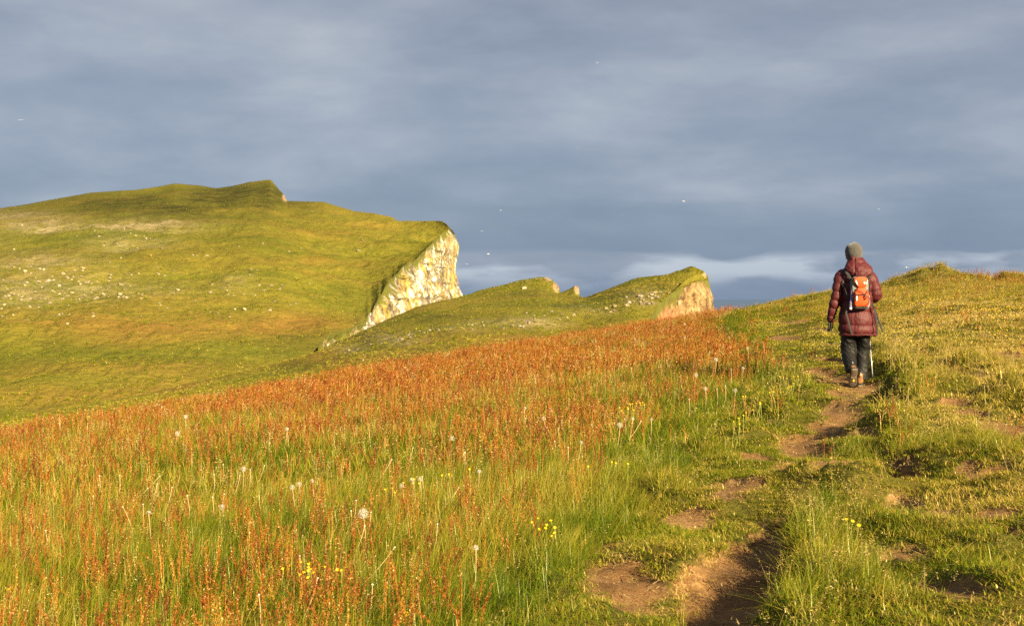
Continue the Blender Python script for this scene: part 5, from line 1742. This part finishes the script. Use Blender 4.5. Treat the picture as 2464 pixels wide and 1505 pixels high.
GR_FAR = "boulders on the far hillside"
EX = [(480, 390, 22), (450, 405, 12), (600, 380, 22), (640, 375, 14), (970, 385, 15), (1000, 322, 15), (1045, 302, 15), (900, 325, 12), (840, 345, 14), (1190, 592, 24), (1160, 600, 14), (1275, 545, 22), (1480, 542, 20), (1518, 572, 18), (1465, 578, 16),
      (1582, 512, 13), (1325, 480, 13), (1525, 485, 14), (830, 492, 12), (705, 808, 18), (735, 790, 13), (770, 778, 11), (855, 790, 13), (1150, 810, 14), (1145, 775, 12), (1050, 858, 15), (830, 905, 18), (2062, 712, 12), (2410, 620, 12), (75, 575, 28), (110, 560, 16), (40, 590, 16),
      (180, 552, 15), (230, 548, 15), (275, 575, 15), (480, 590, 14), (580, 555, 12), (670, 515, 13), (730, 540, 14), (980, 597, 14), (1080, 667, 14), (312, 430, 11), (20, 722, 18), (50, 672, 18), (160, 797, 14), (30, 815, 16), (80, 830, 10), (790, 578, 11), (640, 590, 13),
      (610, 610, 11), (560, 600, 12), (1310, 675, 10), (1380, 680, 9), (1405, 660, 9), (1635, 570, 13), (1700, 530, 12), (1750, 545, 12), (1975, 675, 10), (1940, 690, 8), (2150, 535, 10), (2180, 480, 12), (2300, 685, 9), (1740, 808, 8), (1890, 930, 7), (1570, 1180, 8),
      (350, 855, 9), (310, 858, 9), (460, 705, 9), (1560, 290, 16), (1600, 285, 12), (1620, 300, 10), (1340, 385, 14), (1130, 520, 10), (1420, 465, 9), (880, 615, 10), (1710, 285, 12), (1350, 145, 14), (1490, 92, 9), (2430, 68, 10)]
for (x, y, w) in EX:
    u, v = crop(0, 1000, 3.08, x, y)
    place_rock('far', u, v, w / 3.08 * 0.6016 * 0.82, zone_label(u, v), GR_FAR)
EX2 = [(1075, 485, 10), (1365, 420, 8), (1300, 555, 9), (1220, 760, 8), (1270, 762, 13), (1400, 765, 9), (1425, 720, 7), (1535, 728, 6), (1345, 635, 8), (1405, 640, 10), (1465, 640, 12), (1370, 660, 7), (1090, 672, 10), (1185, 637, 8), (1000, 480, 7), (1560, 445, 5), (1500, 460, 5), (1240, 435, 6),
       (1450, 655, 7), (1020, 485, 6), (1330, 560, 6), (1605, 625, 5), (1675, 695, 4), (1190, 800, 7), (1130, 780, 6), (1090, 775, 6), (870, 755, 7), (790, 845, 4), (660, 950, 3), (985, 1030, 4), (925, 660, 7), (900, 670, 6), (880, 555, 7), (905, 560, 6), (855, 585, 6)]
for (x, y, w) in EX2:
    u, v = crop(0, 650, 1.2968, x, y)
    place_rock('far', u, v, w / 1.2968 * 0.6016 * 0.75, zone_label(u, v), GR_FAR)
u, v = crop(0, 650, 1.2968, 1860, 456); place_rock('far', u, v, 3.4, "small bright white rock on smooth grass left of the big cliff", GR_FAR)
u, v = crop(0, 650, 1.2968, 1878, 403); place_rock('far', u, v, 3.2, "small grey rock high on smooth grass left of the big cliff", GR_FAR)
# smaller stones of the same belts, as far as they can be told apart
for (cu, cv, su, sv, n, s0, s1) in [(120, 650, 120, 12, 26, 1.6, 3.6), (180, 690, 120, 22, 60, 1.6, 3.8), (20, 700, 40, 26, 22, 1.8, 4.0), (250, 548, 90, 10, 16, 1.5, 3.0), (60, 725, 60, 10, 14, 1.5, 3.4), (340, 585, 60, 12, 12, 1.5, 3.2), (640, 700, 70, 20, 12, 1.4, 2.6)]:
    for i in range(n):
        u, v = rr.gauss(cu, su), rr.gauss(cv, sv)
        if -40 < u < 760:
            place_rock('far', u, v, s0 + (s1 - s0) * rr.random() ** 2.2, zone_label(u, v), GR_FAR)
GR_MID = "stones on the nearer rise"
for (cu, cv, su, sv, tilt, n, s0, s1, lab) in [
        (1555, 722, 30, 10, -0.25, 34, 2.0, 5.0, "grey stone in rubble below the nearer cliff's nose"),
        (1290, 775, 45, 5, -0.22, 20, 1.8, 4.2, "stone in the rubble streak midway along the rise"),
        (1190, 772, 60, 6, -0.18, 12, 1.6, 3.2, "stone in the rubble streak midway along the rise"),
        (965, 812, 45, 5, -0.22, 20, 1.6, 4.0, "stone in the rubble streak at the rise's left foot"),
        (1420, 748, 45, 6, -0.2, 10, 1.6, 3.4, "loose stone between the rubble streaks"),
        (860, 838, 40, 4, -0.25, 8, 1.4, 3.0, "stone in the rubble streak at the rise's left foot")]:
    for i in range(n):
        du = rr.gauss(0, su)
        lab2 = lab + (", towards its left end" if du < -0.45 * su else ", towards its right end" if du > 0.45 * su else ", in its middle")
        place_rock('mid', cu + du, cv + tilt * du + rr.gauss(0, sv), s0 + (s1 - s0) * rr.random() ** 1.8, lab2, GR_MID)
for (u, v, w) in [(1262, 694, 4.5), (1312, 672, 4), (1290, 672, 3.5)]:
    place_rock('crag', u, v, w, "white stone on the ridge with the rocky nose", GR_MID)


def hill_scatter(which, n, usel, hsize, label, name, tint_fn, seed):
    """low tussocks over a hill, even over what can be seen of it"""
    rs = np.random.default_rng(seed)
    me = {'far': far_hill, 'mid': mid_hill, 'crag': crag}[which].data
    nv = len(me.vertices); a = np.zeros(nv * 3, dtype=np.float32); me.vertices.foreach_get('co', a); a = a.reshape(-1, 3)
    m = len(me.polygons); f = np.zeros(m * 4, dtype=np.int32); me.polygons.foreach_get('vertices', f); f = f.reshape(-1, 4)
    rock = np.zeros(nv, dtype=np.float32); me.attributes['rock'].data.foreach_get('value', rock)
    q = rs.integers(0, m, n)
    w = rs.random((n, 2))
    A, B, C, D_ = (a[f[q, i]] for i in range(4))
    p = (A * (1 - w[:, :1]) + B * w[:, :1]) * (1 - w[:, 1:]) + (D_ * (1 - w[:, :1]) + C * w[:, :1]) * w[:, 1:]
    uu = p[:, 0] / p[:, 1] * F2 + UC
    keep = (uu > usel[0]) & (uu < usel[1]) & (rock[f[q, 0]] < 0.4)
    p = p[keep]; k = len(p)
    sc = hsize * rs.uniform(0.5, 1.5, k) * (0.5 + 0.7 * (0.5 + 0.5 * fbm(p[:, 0] / 5, p[:, 1] / 5, seed, 3)))
    rot = np.stack([rs.normal(0, 0.1, k), rs.normal(0, 0.1, k), rs.uniform(-3.14, 3.14, k)], 1)
    return scatter(name, label, p, rot, np.stack([sc * 1.5, sc * 1.5, sc], 1), rs.integers(0, 6, k), tint_fn(p, rs), HILL_TUFTS)


HILL_TUFTS = template_collection("heath_tuft", [tuft(2000 + i, 26, 0.5, 1.0, 0.16, 0.6, 0.5, 0.7, 0.3, 2, 0.15) for i in range(6)], M_GRASS)
hill_scatter('mid', 12000, (-200, 1704), 0.15, "low tussocks of grass covering the nearer rise", "tussocks", lambda p, rs: 0.56 + 0.34 * fbm(p[:, 0] / 9, p[:, 1] / 16, 3001, 3) + rs.normal(0, 0.08, len(p)), 61)
hill_scatter('crag', 1500, (1080, 1345), 0.18, "low tussocks on the ridge with the rocky nose", "tussocks", lambda p, rs: 0.42 + 0.2 * fbm(p[:, 0] / 9, p[:, 1] / 16, 3011, 3) + rs.normal(0, 0.08, len(p)), 62)
hill_scatter('far', 16000, (-150, 1085), 0.24, "low tussocks of grass covering the far hillside", "tussocks", lambda p, rs: 0.50 + 0.30 * fbm(p[:, 0] / 30, p[:, 1] / 50, 3021, 3) + rs.normal(0, 0.08, len(p)), 63)

# ------------------------------------------------------------------ dandelions and buttercups
M_FLUFF = simple_mat("seed_fluff", (0.52, 0.49, 0.43), 0.9, 0.1)
M_STEM = simple_mat("bleached_stem", (0.40, 0.29, 0.15), 0.7, 0.2, 0.25, 14)
M_STEMG = simple_mat("green_stem", (0.22, 0.24, 0.05), 0.7, 0.2, 0.25, 14)
M_PETAL = simple_mat("yellow_petal", (0.70, 0.47, 0.006), 0.5, 0.3, 0.06, 40)
M_RECEP = simple_mat("seed_receptacle", (0.30, 0.20, 0.10), 0.9, 0.1)


def fluff_mesh(seed, hemi=False):
    """a ball of fine spokes, each ending in a star of hairs"""
    rnd = random.Random(seed)
    V, F = [], []
    n = 90
    for i in range(n):
        z = 1 - 2 * (i + 0.5) / n
        if hemi and z < 0.1:
            continue
        t = i * 2.399963 + rnd.uniform(-0.1, 0.1)
        rad = math.sqrt(max(0, 1 - z * z))
        d = Vector((rad * math.cos(t), rad * math.sin(t), z))
        s = d.cross(Vector((0.3, 0.2, 0.9))).normalized()
        q = d.cross(s)
        e = d * rnd.uniform(0.82, 0.95)
        b = len(V)
        V += [tuple(d * 0.12 - s * 0.012), tuple(d * 0.12 + s * 0.012), tuple(e + s * 0.012), tuple(e - s * 0.012)]
        F.append((b, b + 1, b + 2, b + 3))
        for k in range(5):
            a = 2 * math.pi * (k + rnd.random()) / 5
            o = (s * math.cos(a) + q * math.sin(a)) * 0.20 + d * 0.09
            w = (s * math.cos(a + 1.57) + q * math.sin(a + 1.57)) * 0.022
            b = len(V)
            V += [tuple(e - w), tuple(e + w), tuple(e + o)]
            F.append((b, b + 1, b + 2))
    me = bpy.data.meshes.new("seed_head"); me.from_pydata(V, [], F); me.update(); me.materials.append(M_FLUFF)
    return me


FLUFF = [fluff_mesh(i) for i in range(3)]
FLUFF_H = fluff_mesh(9, True)
_b = bmesh.new(); bmesh.ops.create_icosphere(_b, subdivisions=1, radius=1.0); CORE = bpy.data.meshes.new("receptacle"); _b.to_mesh(CORE); _b.free(); CORE.materials.append(M_RECEP)
_b = bmesh.new(); bmesh.ops.create_icosphere(_b, subdivisions=1, radius=1.0)
for v_ in _b.verts: v_.co.z *= 0.7
TIP = bpy.data.meshes.new("bare_head"); _b.to_mesh(TIP); _b.free(); TIP.materials.append(M_FLUFF)


def head_point(u, v, hh):
    a, b = ray(u, v)
    y = (H0 + hh) / (b - LAT * a)
    x = a * y
    return x, y, b * y


def stem_between(root, top, base, r, mat, sag=0.15):
    pts = []
    top = Vector(top); base = Vector(base)
    L_ = (top - base).length
    for i in range(6):
        k = i / 5
        p = base + (top - base) * k
        p += Vector((0.5, 0.2, 0)) * (math.sin(k * math.pi) * sag * L_ * 0.3)
        pts.append(p)
    return obj("stem", tube_mesh("stem", pts, r, 5), mat, root)


def where_in_meadow(u, v):
    near = "in the near meadow" if v > 1180 else ("halfway up the meadow" if v > 1010 else "near the top of the meadow")
    side = "towards its left side" if u < 620 else ("around its middle" if u < 1180 else "towards the path")
    return near + " " + side


def clock(u, v, dpx, hh=0.25, lab=None, hemi=False):
    x, y, z = head_point(u, v, hh)
    gz = float(ground_z(np.array([x]), np.array([y]))[0])
    r = dpx * 0.5 * y / F2
    r = min(0.03, max(0.014, r))
    e = empty("dandelion_clock", (x, y, gz))
    hz = max(0.12, z - gz)
    off = rr.uniform(-0.06, 0.04)
    stem_between(e, (0, 0, hz), (off, rr.uniform(-0.03, 0.03), 0.0), 0.0014 + 0.00007 * y, M_STEM)
    h = bpy.data.objects.new("seed_head", FLUFF_H if hemi else rr.choice(FLUFF)); COL.objects.link(h); h.parent = e; h.location = (0, 0, hz); h.scale = (r, r, r); h.rotation_euler = (rr.uniform(-0.3, 0.3), rr.uniform(-0.3, 0.3), rr.uniform(0, 6))
    c = bpy.data.objects.new("receptacle", CORE); COL.objects.link(c); c.parent = e; c.location = (0, 0, hz); c.scale = (r * 0.16,) * 3
    tag(e, lab or ("white dandelion seed head " + where_in_meadow(u, v)), "dandelion", "dandelion seed heads in the meadow")


def spent(u, v, u2, v2, hh=0.22):
    x, y, z = head_point(u, v, hh)
    gz = float(ground_z(np.array([x]), np.array([y]))[0])
    e = empty("dandelion_stalk", (x, y, gz))
    hz = max(0.10, z - gz)
    dx = (u2 - u) * y / F2
    dlen = abs(v2 - v) * y / F2
    base = Vector((dx * 1.25, -0.02, max(0.0, min(hz - 0.03, hz - dlen * 1.3))))
    if base.z > 0.05:
        k = base.z / max(0.02, hz - base.z)
        base = Vector((base.x * (1 + 0.4 * k), -0.02, 0.0))
    stem_between(e, (0, 0, hz), base, 0.0013 + 0.00008 * y, M_STEM, 0.35)
    t = bpy.data.objects.new("bare_head", TIP); COL.objects.link(t); t.parent = e; t.location = (0, 0, hz); t.scale = (0.0042 + 0.00016 * y,) * 3
    tag(e, "bleached bare dandelion stalk with white tip " + where_in_meadow(u, v), "dandelion stalk", "spent dandelion stalks in the meadow")


S0 = lambda x, y: crop(0, 1700, 1.232, x, y)
S3 = lambda x, y: crop(1800, 1350, 2.737, x, y)
S6 = lambda x, y: crop(2700, 1050, 1.765, x, y)
k0, k3, k6 = 0.6016 / 1.232, 0.6016 / 2.737, 0.6016 / 1.765
clock(*S0(1790, 432), 56 * k0, 0.27, "largest white dandelion seed head, standing above dark grass in the near meadow")
clock(*S0(733, 432), 34 * k0, 0.25, "half bare dandelion seed head like a white button, left in the near meadow", True)
for (x, y, d) in [(1200, 213, 30), (1095, 398, 30), (1440, 302, 28), (1475, 288, 28), (1980, 295, 28), (2030, 265, 24), (2070, 262, 24), (875, 38, 28), (2228, 62, 28), (2345, 600, 28), (1413, 15, 18), (1540, 270, 18)]:
    clock(*S0(x, y), d * k0)
for (x, y, d) in [(1025, 877, 54), (1860, 950, 68), (2000, 880, 42), (820, 765, 38), (1108, 782, 30), (1435, 1140, 34), (320, 1455, 48), (2205, 888, 28), (2025, 8, 22), (1595, 28, 22), (650, 200, 18)]:
    clock(*S3(x, y), d * k3)
for (x, y, d) in [(290, 680, 34), (148, 790, 34), (215, 885, 30), (425, 898, 32), (480, 740, 24), (512, 600, 22), (68, 430, 16), (68, 525, 16)]:
    clock(*S6(x, y), d * k6)
clock(*crop(500, 1300, 1.424, 345, 517), 26 * 0.6016 / 1.424)
clock(*crop(500, 1300, 1.424, 925, 588), 20 * 0.6016 / 1.424)
for q in [(490, 245, 487, 380), (590, 243, 583, 290), (787, 247, 655, 510), (775, 285, 725, 495), (848, 303, 803, 520), (923, 343, 928, 495), (1100, 190, 1095, 290), (1055, 240, 1047, 300), (1183, 232, 1150, 340), (1233, 215, 1222, 290), (1303, 195, 1260, 290),
          (1105, 335, 1070, 455), (1048, 350, 1043, 400), (1930, 165, 1850, 305), (2035, 108, 1990, 215), (2035, 265, 2025, 480), (2080, 250, 2080, 330), (2290, 132, 2280, 280), (2260, 305, 2150, 480), (1730, 418, 1720, 570), (1827, 425, 1805, 535), (1755, 367, 1735, 440),
          (1797, 492, 1745, 590), (1945, 597, 1770, 830), (2155, 483, 2120, 735), (1275, 830, 1270, 985), (225, 515, 230, 700), (460, 345, 440, 400), (1565, 748, 1505, 850), (1835, 780, 1805, 905), (605, 398, 655, 600), (705, 385, 690, 560), (1475, 640, 1478, 720)]:
    spent(*S0(q[0], q[1]), *S0(q[2], q[3]))
for q in [(1308, 665, 1282, 950), (1218, 895, 1210, 1130), (1912, 880, 1912, 1080), (1050, 175, 1015, 225), (530, 372, 518, 485), (1212, 385, 1220, 470), (960, 598, 890, 780), (905, 650, 880, 720), (1113, 400, 1105, 460), (930, 435, 930, 500), (1372, 545, 1370, 690), (2372, 240, 2375, 350), (1985, 325, 1980, 380),
          (1185, 988, 1160, 1080), (1293, 1195, 1270, 1330), (1145, 1125, 1145, 1320), (163, 1245, 133, 1480), (660, 455, 657, 560), (2090, 905, 1960, 1080), (1550, 945, 1570, 1090)]:
    spent(*S3(q[0], q[1]), *S3(q[2], q[3]))
for q in [(240, 628, 240, 740), (295, 885, 292, 960), (98, 960, 95, 1070), (355, 865, 345, 950), (395, 745, 385, 860)]:
    spent(*S6(q[0], q[1]), *S6(q[2], q[3]))


def flower_mesh(seed, petals, cup):
    rnd = random.Random(seed)
    V, F = [], []
    for i in range(petals):
        a = 2 * math.pi * i / petals + rnd.uniform(-0.1, 0.1)
        w = math.pi / petals * 0.95
        rows = [(0.1, 0.0), (0.7, 0.35 * cup), (1.0, cup)]
        b = len(V)
        for (r, z) in rows:
            for s in (-1, 1):
                k = w * s * (0.6 if r < 0.3 else (1.0 if r < 0.9 else 0.55))
                V.append((r * math.cos(a + k), r * math.sin(a + k), z))
        F += [(b, b + 1, b + 3, b + 2), (b + 2, b + 3, b + 5, b + 4)]
    b = len(V)
    for k in range(8):
        t = 2 * math.pi * k / 8
        V.append((0.3 * math.cos(t), 0.3 * math.sin(t), 0.25))
    V.append((0, 0, 0.42))
    F += [(b + k, b + (k + 1) % 8, b + 8) for k in range(8)]
    me = bpy.data.meshes.new("flower_head"); me.from_pydata(V, [], F); me.update(); me.materials.append(M_PETAL)
    return me


CUP = [flower_mesh(i, 5, 0.65) for i in range(3)]
HAWK = flower_mesh(8, 14, 0.4)


def flower(u, v, r, hh, label, group, hawk=False):
    x, y, z = head_point(u, v, hh)
    for _k in range(12):                                    # rooted in grass, not on the trodden earth
        xa, ya = np.array([x]), np.array([y])
        if max(spots_mask(PATH_W, xa, ya, 91)[0], spots_mask(BARE_W, xa, ya, 92)[0], 2 * trail_near(xa, ya)[0] - 0.3) < 0.15:
            break
        x -= 0.07
    gz = float(ground_z(np.array([x]), np.array([y]))[0])
    z = min(z, gz + 0.22)
    r *= 0.64
    e = empty("hawkbit" if hawk else "buttercup", (x, y, gz))
    hz = max(0.08, z - gz)
    stem_between(e, (0, 0, hz), (rr.uniform(-0.05, 0.02), rr.uniform(-0.02, 0.03), 0), 0.0014 + 0.00006 * y, M_STEMG)
    h = bpy.data.objects.new("flower_head", HAWK if hawk else rr.choice(CUP)); COL.objects.link(h); h.parent = e
    h.location = (0, 0, hz); h.scale = (r, r, r); h.rotation_euler = (rr.uniform(0.25, 0.8), rr.uniform(-0.3, 0.3), rr.uniform(-0.5, 0.5))
    tag(e, label, "flower", group)


S5 = lambda x, y: crop(800, 1950, 2.727, x, y)
for (x, y) in [(910, 880), (1097, 808), (1190, 830), (1182, 868), (1180, 905), (1128, 920), (1245, 922), (1100, 945), (1185, 975), (1368, 862), (975, 852), (1205, 885)]:
    flower(*S5(x, y), 0.0125, 0.17, "yellow buttercup in the small cluster low in the near meadow", "buttercups low in the near meadow")
for (x, y) in [(1500, 893), (1550, 900)]:
    flower(*S5(x, y), 0.0135, 0.17, "yellow buttercup of the pair right of the low near cluster", "pair of buttercups")
flower(*S5(1818, 1340), 0.019, 0.10, "shaggy yellow flower at the bottom edge, left of two near ones", None, True)
flower(*S5(2247, 1372), 0.019, 0.10, "shaggy yellow flower at the bottom edge, right of two near ones", None, True)
flower(1105, 1437, 0.016, 0.10, "single shaggy yellow flower nearest the turf edge low in the meadow", None, True)
flower(*crop(0, 1900, 2.5, 88, 1138), 0.017, 0.12, "shaggy yellow flower at the far left among rusty sorrel", None, True)
S7 = lambda x, y: crop(2000, 1800, 1.1756, x, y)
for (x, y) in [(150, 338), (180, 320), (185, 370), (215, 365), (222, 350), (240, 330), (258, 362), (258, 388), (247, 402)]:
    flower(*S7(x, y), 0.014, 0.10, "yellow buttercup in the cluster where the meadow meets the trodden turf", "buttercups at the meadow edge")
for (x, y) in [(1757, 785), (1862, 762), (1880, 795), (1945, 760), (1950, 775), (1975, 725), (1998, 720), (2037, 713), (2080, 710), (2090, 732), (2110, 708), (2130, 730), (2012, 788)]:
    flower(*S3(x, y), 0.012, 0.22, "yellow buttercup in the curved row halfway up the meadow", "row of buttercups halfway up the meadow")
for (x, y) in [(1775, 1357), (1815, 1370), (1948, 1377), (1517, 1405)]:
    flower(*S3(x, y), 0.0115, 0.20, "yellow buttercup in the loose group on green grass below the curved row", "loose buttercups below the row")
for (x, y) in [(1900, 315), (1935, 310), (1988, 282), (2040, 265), (2068, 285), (2215, 240), (2180, 245), (2315, 215), (1945, 330)]:
    flower(*S0(x, y), 0.0125, 0.20, "yellow buttercup among the white seed heads in the middle of the meadow", "buttercups among seed heads")
S8 = lambda x, y: crop(2900, 1400, 2.06, x, y)
for (x, y) in [(575, 65), (600, 215), (568, 215), (690, 210), (710, 255), (720, 300), (730, 340), (645, 290), (800, 295), (840, 345), (865, 235), (865, 255), (800, 195), (500, 265), (500, 410), (668, 285), (775, 310), (510, 230), (455, 215), (620, 118), (675, 88), (640, 75), (700, 185)]:
    flower(*S8(x, y), 0.0115, 0.22, "yellow buttercup in the lush tussock left of the walker, " + ("high up near the trousers" if y < 200 else "on its left half" if x < 690 else "beside the boots"), "buttercups left of the walker")
for (x, y) in [(170, 380), (150, 378), (290, 440), (290, 425), (545, 515), (530, 535), (545, 575), (580, 560), (600, 590), (450, 488)]:
    flower(*S8(x, y), 0.012, 0.20, "yellow buttercup on the grassy edge downhill from the walker", "buttercups downhill from the walker")
S9 = lambda x, y: crop(3100, 1900, 2.474, x, y)
for (x, y) in [(708, 432), (768, 452), (832, 492)]:
    flower(*S9(x, y), 0.015, 0.14, "yellow flower of the three on the bank right of the path", "three yellow flowers on the bank", True)


# far right: more tiny buttercups than one could count
def far_flowers():
    me0 = MB()
    col = bpy.data.collections.new("buttercup_dots")
    for i in range(3):
        rnd = random.Random(i)
        mb = MB()
        for k in range(rnd.randint(1, 3)):
            o = Vector((rnd.uniform(-0.12, 0.12), rnd.uniform(-0.12, 0.12), rnd.uniform(0.14, 0.22)))
            fm = CUP[i]
            pts = [(o + Vector(v.co) * 0.0115) for v in fm.vertices]
            mb.add(pts, [tuple(p.vertices) for p in fm.polygons], 1.0, 0.5)
        me = mb.mesh("buttercup_dots"); me.materials.append(M_PETAL)
        col.objects.link(bpy.data.objects.new("buttercup_dots_%d" % i, me))
    uu, vv = [], []
    for (cu, cv, su, sv, n) in [(2290, 745, 110, 16, 150), (2420, 700, 50, 16, 60), (2200, 730, 40, 16, 40), (1930, 800, 60, 12, 30), (2400, 760, 60, 14, 50), (1990, 960, 30, 25, 20), (1740, 760, 80, 8, 20), (2300, 810, 120, 14, 20)]:
        uu += list(RG.normal(cu, su, n)); vv += list(RG.normal(cv, sv, n))
    uu = np.array(uu); vv = np.array(vv)
    a = (uu - UC) / F2; b = -(vv - VH) / F2
    den = b - LAT * a
    k = den < -0.012
    y = (H0 + 0.15) / den[k]; x = a[k] * y
    k2 = (y < crest_dist(x, y) + 3) & (trail_near(x, y) < 0.15) & (spots_mask(PATH_W, x, y, 91) < 0.15)
    x, y = x[k2], y[k2]; n = len(x)
    scatter("buttercups", "specks of tiny yellow buttercups over the right brow of the slope", np.stack([x, y, ground_z(x, y)], 1), np.stack([0.3 + 0 * x, 0 * x, RG.uniform(-0.6, 0.6, n)], 1), np.ones((n, 3)), RG.integers(0, 3, n), 0 * x, col)


far_flowers()

# ------------------------------------------------------------------ seabirds
M_GULL = simple_mat("white_feathers", (0.85, 0.85, 0.84), 0.8, 0.2)
M_GULLG = simple_mat("grey_wing", (0.45, 0.46, 0.48), 0.8, 0.2)


def gull(u, v, d, size, yaw, roll, lab):
    a, b = ray(u, v)
    e = empty("seabird", (a * d, d, b * d), yaw)
    e.scale = (size * 0.75,) * 3
    V, F = [], []
    loft_into(V, F, limb_rings([((0, -0.22, 0.0), 0.015), ((0, -0.12, 0.0), 0.05), ((0, 0.02, 0.0), 0.07), ((0, 0.14, 0.01), 0.055), ((0, 0.20, 0.025), 0.035), ((0, 0.25, 0.03), 0.03), ((0, 0.30, 0.02), 0.008)]), 10)
    me = bpy.data.meshes.new("body"); me.from_pydata(V, [], F); me.update()
    obj("body", me, M_GULL, e)
    for s in (-1, 1):
        V = [(s * 0.04, 0.11, 0.02), (s * 0.30, 0.15, 0.10 + 0.1 * roll * s), (s * 0.62, 0.02, 0.04 + 0.2 * roll * s), (s * 0.30, 0.02, 0.09 + 0.1 * roll * s), (s * 0.04, -0.06, 0.02)]
        V += [(x, y, z - 0.012) for (x, y, z) in V]
        F = [(0, 1, 3, 4), (1, 2, 3), (9, 8, 6, 5), (8, 7, 6), (0, 5, 6, 1), (1, 6, 7, 2), (2, 7, 8, 3), (3, 8, 9, 4)]
        me = bpy.data.meshes.new("wing"); me.from_pydata(V, [], F); me.update()
        obj("wing", me, M_GULL, e)
    V = [(-0.05, -0.32, 0), (0.05, -0.32, 0), (0.02, -0.18, 0.01), (-0.02, -0.18, 0.01), (-0.05, -0.32, -0.012), (0.05, -0.32, -0.012), (0.02, -0.18, -0.01), (-0.02, -0.18, -0.01)]
    me = bpy.data.meshes.new("tail"); me.from_pydata(V, [], [(0, 1, 2, 3), (7, 6, 5, 4), (0, 4, 5, 1), (1, 5, 6, 2), (2, 6, 7, 3), (3, 7, 4, 0)]); me.update()
    obj("tail", me, M_GULL, e)
    tag(e, lab, "seabird", "seabirds in flight")


gull(50, 288, 330, 1.2, 0.6, 0.3, "tiny white seabird high over the left end of the far hill")
gull(1645, 483, 260, 1.3, 2.2, -0.4, "white seabird in the open sky above the nearer cliff nose")
gull(1175, 610, 300, 1.3, 1.2, 0.5, "brightest white seabird close right of the big cliff")
gull(1160, 555, 380, 1.2, 2.8, 0.2, "tiny white seabird level with the top of the big cliff")
gull(1124, 634, 400, 1.2, 0.4, -0.3, "tiny white seabird just off the face of the big cliff")
gull(1205, 505, 420, 1.1, 1.6, 0.3, "faint white seabird right of and above the big cliff's top")
gull(2182, 642, 210, 1.0, 2.5, 0.6, "white seabird over the grassy knob right of the walker")
gull(1437, 150, 420, 1.1, 0.9, 0.2, "faint white speck of a seabird alone in the high middle of the sky")
gull(2114, 502, 420, 1.1, 2.0, -0.2, "faint white speck of a seabird above and right of the walker's head")
